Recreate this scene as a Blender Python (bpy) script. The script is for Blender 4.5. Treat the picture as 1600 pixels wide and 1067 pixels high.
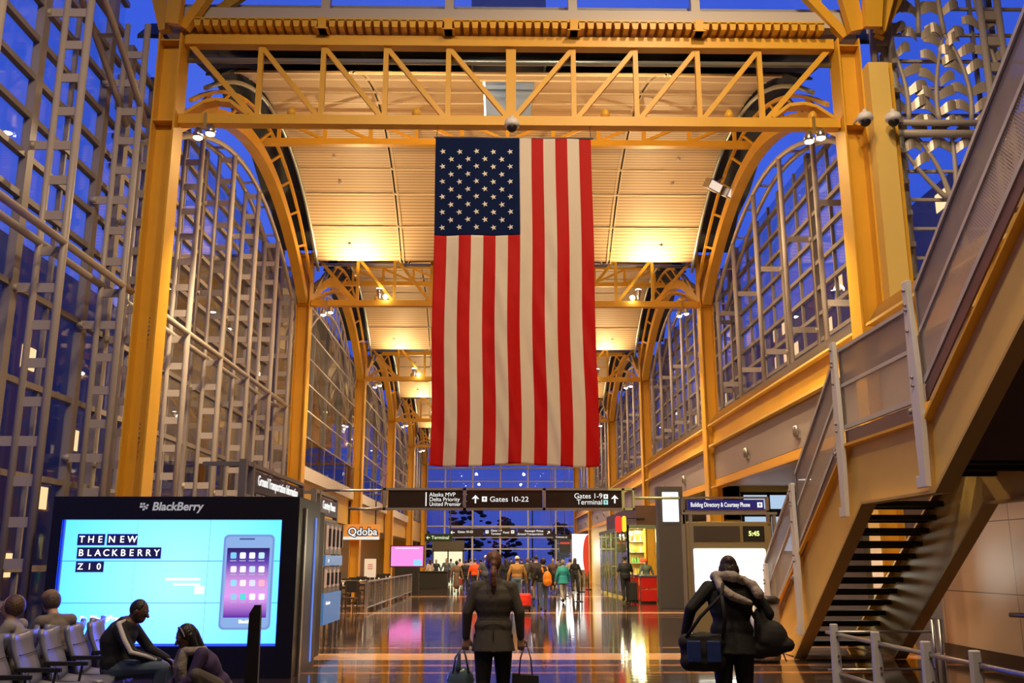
import bpy, bmesh, math, random
from mathutils import Vector, Matrix, Euler
random.seed(7)
for o in list(bpy.data.objects):
    bpy.data.objects.remove(o, do_unlink=True)
SC = bpy.context.scene
C = SC.collection
PI = math.pi
# ------------------------------------------------------------------ camera
F_PX = 1470.0
PITCH = math.radians(13.1)
YAW = math.radians(0.86)
CAM_H = 1.6
cam_d = bpy.data.cameras.new('camera')
cam = bpy.data.objects.new('camera', cam_d)
C.objects.link(cam)
cam.location = (0, 0, CAM_H)
cam.rotation_euler = (PI/2 + PITCH, 0, -YAW)
cam_d.sensor_width = 36.0
cam_d.lens = 36.0 * F_PX / 1600.0
cam_d.clip_start = 0.05
cam_d.clip_end = 800
SC.camera = cam
# ------------------------------------------------------------------ colour management
SC.view_settings.view_transform = 'Standard'
SC.view_settings.look = 'None'
SC.view_settings.gamma = 1.0
SC.view_settings.use_curve_mapping = False
SC.view_settings.exposure = 0.0
# ------------------------------------------------------------------ world: dusk sky
W = bpy.data.worlds.new('dusk')
SC.world = W
W.use_nodes = True
nt = W.node_tree
nt.nodes.clear()
wo = nt.nodes.new('ShaderNodeOutputWorld')
bg = nt.nodes.new('ShaderNodeBackground')
tc = nt.nodes.new('ShaderNodeTexCoord')
sp = nt.nodes.new('ShaderNodeSeparateXYZ')
rp = nt.nodes.new('ShaderNodeValToRGB')
rp.color_ramp.elements[0].position = 0.0
rp.color_ramp.elements[0].color = (0.035, 0.05, 0.30, 1)
rp.color_ramp.elements[1].position = 0.35
rp.color_ramp.elements[1].color = (0.04, 0.10, 0.66, 1)
cl = nt.nodes.new('ShaderNodeTexNoise')
cl.inputs['Scale'].default_value = 3.0
cl.inputs['Detail'].default_value = 5.0
mxc = nt.nodes.new('ShaderNodeMix')
mxc.data_type = 'RGBA'
mxc.inputs['B'].default_value = (0.10, 0.17, 0.78, 1)
mrc = nt.nodes.new('ShaderNodeMapRange')
mrc.inputs['From Min'].default_value = 0.45
mrc.inputs['From Max'].default_value = 0.75
mrc.inputs['To Max'].default_value = 0.7
nt.links.new(tc.outputs['Generated'], sp.inputs[0])
nt.links.new(tc.outputs['Generated'], cl.inputs['Vector'])
nt.links.new(sp.outputs['Z'], rp.inputs[0])
nt.links.new(cl.outputs['Fac'], mrc.inputs[0])
nt.links.new(mrc.outputs[0], mxc.inputs['Factor'])
nt.links.new(rp.outputs[0], mxc.inputs['A'])
nt.links.new(mxc.outputs['Result'], bg.inputs[0])
bg.inputs[1].default_value = 1.1
nt.links.new(bg.outputs[0], wo.inputs[0])

# hall geometry: x = 0.24 is the centre line, bays are 13.72 m square
CX = 0.24
HALF = 6.86
BAY = 13.72
YC = [17.4 + BAY*i for i in range(6)]
XL, XR = CX - HALF, CX + HALF
Z_BC, Z_TC = 10.15, 11.9           # truss bottom and top chord

# ------------------------------------------------------------------ general lamps (truss fixtures are built below, fill lamps have none)
WARM = (1.0, 0.66, 0.30)
def lamp(name, kind, loc, energy, color, target=None, size=0.3, spot=90, blend=0.6, parent=None):
    d = bpy.data.lights.new(name, kind)
    d.energy = energy
    d.color = color
    if kind == 'AREA':
        d.shape = 'DISK'
        d.size = size
    elif kind == 'SPOT':
        d.spot_size = math.radians(spot)
        d.spot_blend = blend
        d.shadow_soft_size = size
    else:
        d.shadow_soft_size = size
    o = bpy.data.objects.new(name, d)
    C.objects.link(o)
    o.location = loc
    if target is not None:
        v = Vector(target) - Vector(loc)
        o.rotation_euler = v.to_track_quat('-Z', 'Y').to_euler()
    return o
for i in range(5):
    y0 = YC[i]
    k = (1.0, 0.45, 0.45, 0.4, 0.35)[i]
    # floods on the far truss washing the vault
    for sx in (-5.0, 5.0):
        lamp('vault_flood', 'SPOT', (CX + sx, y0 + BAY - 0.75, Z_BC + 0.35), 760*k, WARM,
             (CX + sx*0.9, y0 + BAY - 2.6, 14.0), size=0.08, spot=150, blend=0.9)
        lamp('vault_flood', 'SPOT', (CX + sx*0.5, y0 + 0.5, Z_BC + 0.3), 850*k, WARM,
             (CX + sx*0.4, y0 + 7.0, 14.0), size=0.15, spot=140, blend=0.9)
    # downlights
    for sx in (-5.6, 5.6):
        lamp('down_spot', 'SPOT', (CX + sx*.93, y0 + 0.6, Z_BC - 0.35), 2300, (1.0, 0.74, 0.42),
             (CX + sx*0.7, y0 + 4.0, 0.0), size=0.12, spot=110, blend=0.8)
    for sx in (-2.4, 2.4):  # added ambient lamps under each vault, no fixture built
        lamp('ambient_spot', 'SPOT', (CX + sx, y0 + 5.0, 12.2), 2200, (1.0, 0.72, 0.40),
             (CX + sx*2.2, y0 + 5.5, 3.0), size=0.2, spot=150, blend=0.8)
# added fill lamps, unseen, high above the near atrium
for (x, y, z, e) in ((-2.5, 6.0, 15.0, 900), (3.0, 6.0, 15.0, 1100), (0.2, 0.0, 15.0, 700), (4.0, 11.0, 15.5, 700)):
    lamp('atrium_fill', 'SPOT', (x, y, z), e*2.15, (1.0, 0.74, 0.45), (x*1.3, y + 7, 3.0), size=0.3, spot=130, blend=0.8)
# ------------------------------------------------------------------ materials
MAT = {}
def mat(name, col, rough=0.5, metal=0.0, emit=None, estr=1.0, spec=0.5, bump=0.0, bscale=20.0, var=0.0, vscale=3.0, coat=0.0):
    if name in MAT:
        return MAT[name]
    m = bpy.data.materials.new(name)
    m.use_nodes = True
    t = m.node_tree
    b = t.nodes['Principled BSDF']
    b.inputs['Base Color'].default_value = (*col, 1)
    b.inputs['Roughness'].default_value = rough
    b.inputs['Metallic'].default_value = metal
    b.inputs['Specular IOR Level'].default_value = spec
    b.inputs['Coat Weight'].default_value = coat
    if emit:
        b.inputs['Emission Color'].default_value = (*emit, 1)
        b.inputs['Emission Strength'].default_value = estr
    if var > 0 or bump > 0:
        tcn = t.nodes.new('ShaderNodeTexCoord')
        n = t.nodes.new('ShaderNodeTexNoise')
        n.inputs['Detail'].default_value = 4
        t.links.new(tcn.outputs['Object'], n.inputs['Vector'])
        if var > 0:
            n.inputs['Scale'].default_value = vscale
            mr = t.nodes.new('ShaderNodeMapRange')
            mr.inputs['From Min'].default_value = 0.3
            mr.inputs['From Max'].default_value = 0.7
            mr.inputs['To Min'].default_value = 1 - var
            mr.inputs['To Max'].default_value = 1 + var
            vm = t.nodes.new('ShaderNodeVectorMath')
            vm.operation = 'SCALE'
            vm.inputs[0].default_value = col
            t.links.new(n.outputs['Fac'], mr.inputs[0])
            t.links.new(mr.outputs[0], vm.inputs['Scale'])
            t.links.new(vm.outputs[0], b.inputs['Base Color'])
        if bump > 0:
            n2 = t.nodes.new('ShaderNodeTexNoise')
            n2.inputs['Scale'].default_value = bscale
            n2.inputs['Detail'].default_value = 3
            t.links.new(tcn.outputs['Object'], n2.inputs['Vector'])
            bp = t.nodes.new('ShaderNodeBump')
            bp.inputs['Strength'].default_value = bump
            bp.inputs['Distance'].default_value = 0.02
            t.links.new(n2.outputs['Fac'], bp.inputs['Height'])
            t.links.new(bp.outputs[0], b.inputs['Normal'])
    MAT[name] = m
    return m
def glass_mat(name, tint=(0.93, 0.95, 0.97), gl=0.12, rough=0.0):
    if name in MAT:
        return MAT[name]
    m = bpy.data.materials.new(name)
    m.use_nodes = True
    t = m.node_tree
    t.nodes.clear()
    out = t.nodes.new('ShaderNodeOutputMaterial')
    mx = t.nodes.new('ShaderNodeMixShader')
    tr = t.nodes.new('ShaderNodeBsdfTransparent')
    tr.inputs[0].default_value = (*tint, 1)
    g = t.nodes.new('ShaderNodeBsdfGlossy')
    g.inputs['Roughness'].default_value = rough
    lw = t.nodes.new('ShaderNodeLayerWeight')
    lw.inputs[0].default_value = 0.5
    pw = t.nodes.new('ShaderNodeMath'); pw.operation = 'POWER'; pw.inputs[1].default_value = 5.0
    ma = t.nodes.new('ShaderNodeMath'); ma.operation = 'MULTIPLY_ADD'; ma.inputs[1].default_value = 0.9; ma.inputs[2].default_value = 0.03
    t.links.new(lw.outputs['Facing'], pw.inputs[0])
    t.links.new(pw.outputs[0], ma.inputs[0])
    t.links.new(ma.outputs[0], mx.inputs[0])
    t.links.new(tr.outputs[0], mx.inputs[1])
    t.links.new(g.outputs[0], mx.inputs[2])
    t.links.new(mx.outputs[0], out.inputs[0])
    MAT[name] = m
    return m
def emis(name, col, s=1.0):
    return mat(name, (0.02, 0.02, 0.02), 0.4, emit=col, estr=s)
YELLOW = mat('yellow_paint', (0.78, 0.42, 0.035), 0.42, var=0.05, vscale=1.5)
YPALE = mat('pale_yellow_paint', (0.84, 0.58, 0.16), 0.5, var=0.04, vscale=1.2)
TAUPE = mat('taupe_paint', (0.46, 0.40, 0.36), 0.4)
TAUPE_D = mat('dark_mullion_paint', (0.22, 0.20, 0.20), 0.45)
STEEL = mat('brushed_steel', (0.55, 0.54, 0.52), 0.32, 1.0, bump=0.05, bscale=60)
STEELD = mat('dull_steel', (0.30, 0.28, 0.27), 0.45, 0.7)
WHITE = mat('white_paint', (0.74, 0.74, 0.76), 0.4)
BLACK = mat('black_plastic', (0.012, 0.012, 0.014), 0.4)
BLACKM = mat('black_matte', (0.02, 0.018, 0.018), 0.75)
GLASS = glass_mat('window_glass')
GREYGLASS = glass_mat('grey_panel_glass', (0.40, 0.38, 0.38))
def frosted_mat(name, col, op):
    m = bpy.data.materials.new(name)
    m.use_nodes = True
    b = m.node_tree.nodes['Principled BSDF']
    b.inputs['Base Color'].default_value = (*col, 1)
    b.inputs['Roughness'].default_value = 0.35
    b.inputs['Alpha'].default_value = op
    return m
FROST = frosted_mat('frosted_grey_panel', (0.30, 0.26, 0.26), 0.72)
TEAL = mat('teal_duct', (0.05, 0.085, 0.10), 0.45, 0.3)
DARKROOF = mat('dark_roof_deck', (0.05, 0.055, 0.06), 0.8)
SIGNB = mat('sign_face', (0.022, 0.014, 0.012), 0.3)
TXT = emis('sign_letter_white', (0.9, 0.9, 0.86), 1.1)
TXTY = emis('sign_letter_yellow', (0.75, 0.9, 0.5), 1.1)

# ------------------------------------------------------------------ object helpers
def tag(o, label=None, cat=None, group=None, kind=None):
    if label: o['label'] = label
    if cat: o['category'] = cat
    if group: o['group'] = group
    if kind: o['kind'] = kind
    return o
def empty(name, loc=(0, 0, 0), rz=0.0, label=None, cat=None, group=None, kind=None):
    o = bpy.data.objects.new(name, None)
    C.objects.link(o)
    o.location = loc
    o.rotation_euler = (0, 0, rz)
    o.empty_display_size = 0.2
    return tag(o, label, cat, group, kind)
def copy_tree(o, parent=None):
    c = o.copy()
    C.objects.link(c)
    if parent is not None:
        c.parent = parent
    for ch in list(o.children):
        copy_tree(ch, c)
    return c
def frame_from(p0, p1):
    d = (Vector(p1) - Vector(p0))
    L = d.length
    d.normalize()
    up = Vector((0, 0, 1)) if abs(d.z) < 0.95 else Vector((0, 1, 0))
    s = d.cross(up).normalized()
    u = s.cross(d).normalized()
    return d, s, u, L
class MB:
    def __init__(self):
        self.bm = bmesh.new()
        self.mi = 0
        self.smooth = False
    def _f(self, vs):
        try:
            f = self.bm.faces.new(vs)
            f.material_index = self.mi
            f.smooth = self.smooth
        except ValueError:
            pass
    def hexa(self, p):
        v = [self.bm.verts.new(q) for q in p]
        for q in ((0, 3, 2, 1), (4, 5, 6, 7), (0, 1, 5, 4), (1, 2, 6, 5), (2, 3, 7, 6), (3, 0, 4, 7)):
            self._f([v[i] for i in q])
        return self
    def box(self, x0, x1, y0, y1, z0, z1):
        return self.hexa([(x0, y0, z0), (x1, y0, z0), (x1, y1, z0), (x0, y1, z0),
                          (x0, y0, z1), (x1, y0, z1), (x1, y1, z1), (x0, y1, z1)])
    def cbox(self, c, s, rz=0.0):
        p = []
        cr, sr = math.cos(rz), math.sin(rz)
        for dz in (-.5, .5):
            for dx, dy in ((-.5, -.5), (.5, -.5), (.5, .5), (-.5, .5)):
                x, y = dx*s[0], dy*s[1]
                p.append((c[0] + x*cr - y*sr, c[1] + x*sr + y*cr, c[2] + dz*s[2]))
        return self.hexa(p)
    def bar(self, p0, p1, w, h):            # w sideways, h upwards
        d, s, u, L = frame_from(p0, p1)
        p0, p1 = Vector(p0), Vector(p1)
        q = []
        for p in (p0, p1):
            q.append([p - s*w/2 - u*h/2, p + s*w/2 - u*h/2, p + s*w/2 + u*h/2, p - s*w/2 + u*h/2])
        return self.hexa(q[0] + q[1])
    def ibeam(self, p0, p1, w, h, t=0.03):  # w flange width, h depth (up)
        d, s, u, L = frame_from(p0, p1)
        p0, p1 = Vector(p0), Vector(p1)
        self.bar(p0 + u*(h/2 - t/2), p1 + u*(h/2 - t/2), w, t)
        self.bar(p0 - u*(h/2 - t/2), p1 - u*(h/2 - t/2), w, t)
        self.bar(p0, p1, t, h - 2*t)
        return self
    def tube(self, pts, r, n=8, r2=None, cap=True):
        pts = [Vector(p) for p in pts]
        sm = self.smooth
        rings = []
        s_prev = None
        for i, p in enumerate(pts):
            if i == 0: d = pts[1] - pts[0]
            elif i == len(pts) - 1: d = pts[-1] - pts[-2]
            else: d = (pts[i+1] - pts[i]).normalized() + (pts[i] - pts[i-1]).normalized()
            d.normalize()
            if s_prev is None:
                up = Vector((0, 0, 1)) if abs(d.z) < 0.9 else Vector((0, 1, 0))
                s = d.cross(up).normalized()
            else:
                s = (s_prev - d*s_prev.dot(d)).normalized()
            s_prev = s
            u = s.cross(d)
            rr = r if r2 is None else r + (r2 - r)*i/(len(pts) - 1)
            rings.append([self.bm.verts.new(p + s*(rr*math.cos(2*PI*k/n)) + u*(rr*math.sin(2*PI*k/n))) for k in range(n)])
        self.smooth = True
        for a, b in zip(rings, rings[1:]):
            for k in range(n):
                self._f([a[k], a[(k+1) % n], b[(k+1) % n], b[k]])
        self.smooth = sm
        if cap:
            self._f(rings[0][::-1])
            self._f(rings[-1])
        return self
    def lathe(self, c, prof, n=20, axis='z'):
        rings = []
        sm = self.smooth
        for r, z in prof:
            ring = []
            for k in range(n):
                a = 2*PI*k/n
                q = (r*math.cos(a), r*math.sin(a), z)
                if axis == 'y': q = (q[0], q[2], q[1])
                if axis == 'x': q = (q[2], q[0], q[1])
                ring.append(self.bm.verts.new((c[0]+q[0], c[1]+q[1], c[2]+q[2])))
            rings.append(ring)
        self.smooth = True
        for a, b in zip(rings, rings[1:]):
            for k in range(n):
                self._f([a[k], a[(k+1) % n], b[(k+1) % n], b[k]])
        self.smooth = sm
        self._f(rings[0][::-1])
        self._f(rings[-1])
        return self
    def sphere(self, c, r, n=12, m=8, sc=(1, 1, 1)):
        prof = []
        for i in range(m + 1):
            a = -PI/2 + PI*i/m
            prof.append((max(1e-4, r*math.cos(a)), r*math.sin(a)))
        rings = []
        for rr, z in prof:
            rings.append([self.bm.verts.new((c[0]+rr*math.cos(2*PI*k/n)*sc[0], c[1]+rr*math.sin(2*PI*k/n)*sc[1], c[2]+z*sc[2])) for k in range(n)])
        sm = self.smooth
        self.smooth = True
        for a, b in zip(rings, rings[1:]):
            for k in range(n):
                self._f([a[k], a[(k+1) % n], b[(k+1) % n], b[k]])
        self._f(rings[0][::-1]); self._f(rings[-1])
        self.smooth = sm
        return self
    def prism(self, poly, axis, a0, a1):    # poly in the two other axes; axis 0,1,2
        def mk(p, a):
            if axis == 0: return (a, p[0], p[1])
            if axis == 1: return (p[0], a, p[1])
            return (p[0], p[1], a)
        v0 = [self.bm.verts.new(mk(p, a0)) for p in poly]
        v1 = [self.bm.verts.new(mk(p, a1)) for p in poly]
        n = len(poly)
        self._f(v0[::-1]); self._f(v1)
        for k in range(n):
            self._f([v0[k], v0[(k+1) % n], v1[(k+1) % n], v1[k]])
        return self
    def build(self, name, mats, parent=None, bevel=0.0):
        me = bpy.data.meshes.new(name)
        bmesh.ops.recalc_face_normals(self.bm, faces=self.bm.faces[:])
        self.bm.to_mesh(me)
        self.bm.free()
        if not isinstance(mats, (list, tuple)): mats = [mats]
        for m in mats: me.materials.append(m)
        o = bpy.data.objects.new(name, me)
        C.objects.link(o)
        if parent is not None: o.parent = parent
        if bevel > 0:
            b = o.modifiers.new('bevel', 'BEVEL')
            b.width = bevel
            b.segments = 2
            b.limit_method = 'ANGLE'
        return o
def text(name, s, size, m, parent, loc, rot, align='LEFT', ext=0.004, xs=1.0, shear=0.0, bold=0.0):
    cu = bpy.data.curves.new(name, 'FONT')
    cu.body = s
    cu.size = size
    cu.extrude = ext
    cu.align_x = align
    cu.align_y = 'CENTER'
    cu.shear = shear
    cu.offset = bold
    t = bpy.data.objects.new(name + '_tmp', cu)
    C.objects.link(t)
    dg = bpy.context.evaluated_depsgraph_get()
    me = bpy.data.meshes.new_from_object(t.evaluated_get(dg))
    bpy.data.objects.remove(t, do_unlink=True)
    me.name = name
    me.materials.clear()
    me.materials.append(m)
    o = bpy.data.objects.new(name, me)
    C.objects.link(o)
    o.parent = parent
    o.location = loc
    o.rotation_euler = rot
    o.scale = (xs, 1, 1)
    return o
def arc(zs, zc, y0, n=16, a=0.0, b=1.0):     # parabola across one bay
    out = []
    for k in range(n + 1):
        t = a + (b - a)*k/n
        out.append((y0 + BAY*t, zc - (zc - zs)*(2*t - 1)**2))
    return out
FACE = (PI/2, 0, 0)                          # text rotation: faces the camera side (-Y)
ORD = ('first', 'second', 'third', 'fourth', 'fifth', 'sixth')
# ------------------------------------------------------------------ floor
def floor_mat():
    m = bpy.data.materials.new('polished_terrazzo')
    m.use_nodes = True
    t = m.node_tree
    b = t.nodes['Principled BSDF']
    tcn = t.nodes.new('ShaderNodeTexCoord')
    s = t.nodes.new('ShaderNodeSeparateXYZ')
    t.links.new(tcn.outputs['Object'], s.inputs[0])
    def math_(op, a, bb=None):
        n = t.nodes.new('ShaderNodeMath')
        n.operation = op
        for k, v in enumerate((a, bb)):
            if v is None: continue
            if isinstance(v, (int, float)): n.inputs[k].default_value = v
            else: t.links.new(v, n.inputs[k])
        return n.outputs[0]
    def band(coord, centre, half):
        return math_('LESS_THAN', math_('ABSOLUTE', math_('SUBTRACT', coord, centre)), half)
    y = math_('SUBTRACT', s.outputs['Y'], YC[0] - BAY*2)
    m1 = math_('SUBTRACT', math_('MODULO', math_('ADD', y, BAY/2), BAY), BAY/2)
    ym = m1
    wide = band(ym, -0.5, 0.55)
    thin = math_('MAXIMUM', band(ym, 1.15, 0.10), math_('MAXIMUM', band(ym, -1.9, 0.12), band(ym, -2.9, 0.10)))
    yb = math_('MODULO', y, 2.286)
    line = band(yb, 1.1, 0.012)
    x = math_('ADD', s.outputs['X'], 100.0 - CX)
    lx = band(math_('MODULO', x, 2.286), 1.1, 0.008)
    line = math_('MAXIMUM', line, lx)
    # dark speckled field
    vo = t.nodes.new('ShaderNodeTexVoronoi')
    vo.inputs['Scale'].default_value = 90
    t.links.new(tcn.outputs['Object'], vo.inputs['Vector'])
    rr = t.nodes.new('ShaderNodeValToRGB')
    rr.color_ramp.elements[0].color = (0.075, 0.050, 0.038, 1)
    rr.color_ramp.elements[1].color = (0.030, 0.019, 0.015, 1)
    t.links.new(vo.outputs['Distance'], rr.inputs[0])
    def mix(f, a, col):
        n = t.nodes.new('ShaderNodeMix')
        n.data_type = 'RGBA'
        t.links.new(f, n.inputs['Factor'])
        t.links.new(a, n.inputs['A'])
        n.inputs['B'].default_value = (*col, 1)
        return n.outputs['Result']
    c = mix(thin, rr.outputs[0], (0.50, 0.20, 0.08))
    c = mix(line, c, (0.10, 0.06, 0.035))
    c = mix(wide, c, (0.85, 0.50, 0.28))
    t.links.new(c, b.inputs['Base Color'])
    b.inputs['Roughness'].default_value = 0.07
    b.inputs['Specular IOR Level'].default_value = 0.5
    b.inputs['IOR'].default_value = 1.5
    n = t.nodes.new('ShaderNodeTexNoise')
    n.inputs['Scale'].default_value = 1.6
    n.inputs['Detail'].default_value = 3
    mp = t.nodes.new('ShaderNodeMapping')
    mp.inputs['Scale'].default_value = (1.0, 3.0, 1.0)
    t.links.new(tcn.outputs['Object'], mp.inputs['Vector'])
    t.links.new(mp.outputs[0], n.inputs['Vector'])
    bp = t.nodes.new('ShaderNodeBump')
    bp.inputs['Strength'].default_value = 0.10
    bp.inputs['Distance'].default_value = 0.02
    t.links.new(n.outputs['Fac'], bp.inputs['Height'])
    t.links.new(bp.outputs[0], b.inputs['Normal'])
    return m
m = MB(); m.box(-9.6, 21, -12, YC[5] + 4, -0.2, 0)
tag(m.build('floor', floor_mat()), kind='structure')

# ------------------------------------------------------------------ vaulted ceiling panels
def ceil_mat():
    mm = bpy.data.materials.new('ribbed_ceiling_panel')
    mm.use_nodes = True
    t = mm.node_tree
    b = t.nodes['Principled BSDF']
    uv = t.nodes.new('ShaderNodeUVMap')
    s = t.nodes.new('ShaderNodeSeparateXYZ')
    t.links.new(uv.outputs[0], s.inputs[0])
    w = t.nodes.new('ShaderNodeMath'); w.operation = 'MULTIPLY'; w.inputs[1].default_value = 2*PI/0.115
    t.links.new(s.outputs['Y'], w.inputs[0])
    sn = t.nodes.new('ShaderNodeMath'); sn.operation = 'SINE'
    t.links.new(w.outputs[0], sn.inputs[0])
    mr = t.nodes.new('ShaderNodeMapRange')
    mr.inputs['From Min'].default_value = 0.1; mr.inputs['From Max'].default_value = 0.7
    t.links.new(sn.outputs[0], mr.inputs[0])
    mx = t.nodes.new('ShaderNodeMix'); mx.data_type = 'RGBA'
    mx.inputs['A'].default_value = (0.78, 0.62, 0.42, 1)
    mx.inputs['B'].default_value = (0.50, 0.34, 0.19, 1)
    t.links.new(mr.outputs[0], mx.inputs['Factor'])
    t.links.new(mx.outputs['Result'], b.inputs['Base Color'])
    b.inputs['Roughness'].default_value = 0.5
    return mm
CEILM = ceil_mat()
SEAM = mat('ceiling_seam', (0.85, 0.72, 0.52), 0.5)
V_SPR, V_CR = 10.95, 13.75
def vz(t): return V_CR - (V_CR - V_SPR)*(2*t - 1)**2
rows = [0.115, 0.20, 0.29, 0.385, 0.445, 0.555, 0.615, 0.70, 0.775, 0.865, 0.955]
for i in range(5):
    y0 = YC[i]
    root = empty('ceiling', (0, 0, 0), kind='structure')
    for (xa, xb) in ((CX-6.45, CX-3.55), (CX-3.5, CX-0.02), (CX+0.02, CX+3.5), (CX+3.55, CX+6.45)):
        for r0, r1 in zip(rows, rows[1:]):
            if i == 0 and 0.29 <= r0 < 0.54:       # opening of the roof lantern
                if xb <= CX: xbb = min(xb, CX-0.65); xaa = xa
                else: xaa = max(xa, CX+0.65); xbb = xb
            else: xaa, xbb = xa, xb
            bm = bmesh.new()
            uvl = bm.loops.layers.uv.new('UVMap')
            n = 4
            dt = 0.004
            vs = []
            for k in range(n+1):
                t_ = r0 + dt + (r1 - r0 - 2*dt)*k/n
                z = vz(t_); y = y0 + BAY*t_
                vs.append([bm.verts.new(q) for q in ((xaa, y, z), (xbb, y, z), (xbb, y, z+0.05), (xaa, y, z+0.05))])
            for k in range(n):
                a, b_ = vs[k], vs[k+1]
                for q in ((0, 1), (1, 2), (2, 3), (3, 0)):
                    f = bm.faces.new([a[q[0]], a[q[1]], b_[q[1]], b_[q[0]]])
            bm.faces.new(vs[0]); bm.faces.new(vs[-1])
            for f in bm.faces:
                for l in f.loops:
                    l[uvl].uv = (l.vert.co.x, l.vert.co.y - y0)
            bmesh.ops.recalc_face_normals(bm, faces=bm.faces[:])
            me = bpy.data.meshes.new('ceiling_panel'); bm.to_mesh(me); bm.free()
            me.materials.append(CEILM)
            o = bpy.data.objects.new('ceiling_panel', me); C.objects.link(o); o.parent = root
    # light strips covering the seams
    m = MB()
    for r in rows[1:-1]:
        yy = y0 + BAY*r
        lim = [(CX-6.45, CX+6.45)]
        if i == 0 and 0.29 < r < 0.54: lim = [(CX-6.45, CX-0.66), (CX+0.66, CX+6.45)]
        for a, b_ in lim: m.box(a, b_, yy-0.035, yy+0.035, vz(r)-0.015, vz(r)+0.03)
    for sx in (-3.56, -3.44, 3.44, 3.56):
        for k in range(24):
            ta = rows[0] + (rows[-1]-rows[0])*k/24; tb = rows[0] + (rows[-1]-rows[0])*(k+1)/24
            m.bar((CX+sx, y0+BAY*ta, vz(ta)), (CX+sx, y0+BAY*tb, vz(tb)), 0.03, 0.04)
    m.build('seam_strip', SEAM, root)
    # sprinkler buttons
    m = MB()
    for sx in (-5.2, -1.7, 1.7, 5.2):
        for r in (0.66, 0.74, 0.91):
            m.lathe((CX+sx, y0+BAY*r, vz(r)-0.05), [(0.03, 0), (0.06, 0.04), (0.06, 0.06)], 8)
    m.build('sprinkler_cap', WHITE, root)
    # dark roof deck over the vault
    m = MB()
    prof = [(y0+0.55, 12.3), (y0+1.2, 12.95)] + [(y0+BAY*t, vz(t)+0.45) for t in (0.2, 0.3, 0.4)]
    up = [(y0+BAY*t, vz(t)+0.45) for t in (0.6, 0.7, 0.8)] + [(y0+BAY-1.2, 12.95), (y0+BAY, 12.05)]
    def deck(prof, xa, xb):
        for p, q in zip(prof, prof[1:]):
            m.hexa([(xa, p[0], p[1]), (xb, p[0], p[1]), (xb, q[0], q[1]), (xa, q[0], q[1]),
                    (xa, p[0], p[1]+.1), (xb, p[0], p[1]+.1), (xb, q[0], q[1]+.1), (xa, q[0], q[1]+.1)])
    deck(prof, XL-1.0, XR+1.0)
    deck(up, XL-1.0, XR+1.0)
    mid = [prof[-1], up[0]]
    if i == 0:
        deck(mid, XL-1.0, CX-0.9); deck(mid, CX+0.9, XR+1.0)
    else:
        deck(mid, XL-1.0, XR+1.0)
    o = m.build('ceiling', DARKROOF); tag(o, kind='structure')

# roof lantern above the first vault
ln = empty('roof_lantern', (CX, YC[0]+6.4, 14.0), label='white ribbed roof lantern glowing above the opening in the nearest vault', cat='skylight')
m = MB()
m.box(-0.95, -0.9, -2.3, 2.3, -0.25, 1.6); m.box(0.9, 0.95, -2.3, 2.3, -0.25, 1.6)
m.box(-0.9, 0.9, -2.3, -2.25, -0.25, 1.6); m.box(-0.9, 0.9, 2.25, 2.3, -0.25, 1.6)
m.build('shaft', mat('lantern_white', (0.7, 0.72, 0.72), 0.5), ln)
m = MB()
for k in range(9): m.box(-0.9, 0.9, -2.2+k*0.52, -1.98+k*0.52, 1.2, 1.3)
m.build('ceiling_slat', mat('lantern_white', (0.7, 0.72, 0.72), 0.5), ln)
m = MB()
m.box(-0.9, 0.9, -0.05, 0.05, 0.75, 0.9); m.box(-0.9, 0.9, -1.4, -1.3, 0.75, 0.9)
m.build('crossbar', TEAL, ln)
m = MB(); m.box(-0.93, 0.93, -2.28, 2.28, 1.6, 1.65)
m.build('roof', mat('lantern_white', (0.7, 0.72, 0.72), 0.5), ln)
m = MB(); m.box(-0.7, -0.62, -1.9, 1.9, 0.05, 0.12)
m.build('light_tube', emis('cool_tube', (0.75, 0.88, 1.0), 9), ln)

# ------------------------------------------------------------------ columns
def column(x, side, i):
    nm = 'left' if side < 0 else 'right'
    root = empty('steel_column', (x, YC[i], 0),
                 label=f'yellow steel column, {ORD[i]} from the camera along the {nm} side' if i < 5 else f'yellow steel column at the end window on the {nm}',
                 cat='column', group=f'yellow columns on the {nm} side')
    h = 11.95
    w, dpt, t = 0.46, 0.52, 0.035
    m = MB()
    m.box(-w/2, -w/2+t, -dpt/2, dpt/2, 0, h); m.box(w/2-t, w/2, -dpt/2, dpt/2, 0, h)
    m.build('flange', YELLOW, root)
    m = MB(); m.box(-w/2+t, w/2-t, -t/2, t/2, 0, h)
    m.build('web', YELLOW, root)
    m = MB()
    for z in (10.05, 11.8):
        m.box(-w/2+t, w/2-t, -dpt/2+.02, -t/2, z-.012, z+.012)
        m.box(-w/2+t, w/2-t, t/2, dpt/2-.02, z-.012, z+.012)
    m.build('stiffener', YELLOW, root)
    m = MB()
    for z in (3.9, 5.9):
        for k in range(5):
            m.lathe((0.1, -dpt/2+0.0, z-0.2+k*0.08), [(0.014, -0.012), (0.014, 0.012)], 6, 'y')
    m.build('bolt', STEELD, root)
    return root
for i in range(6):
    column(XL, -1, i)
    column(XR, 1, i)

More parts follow.
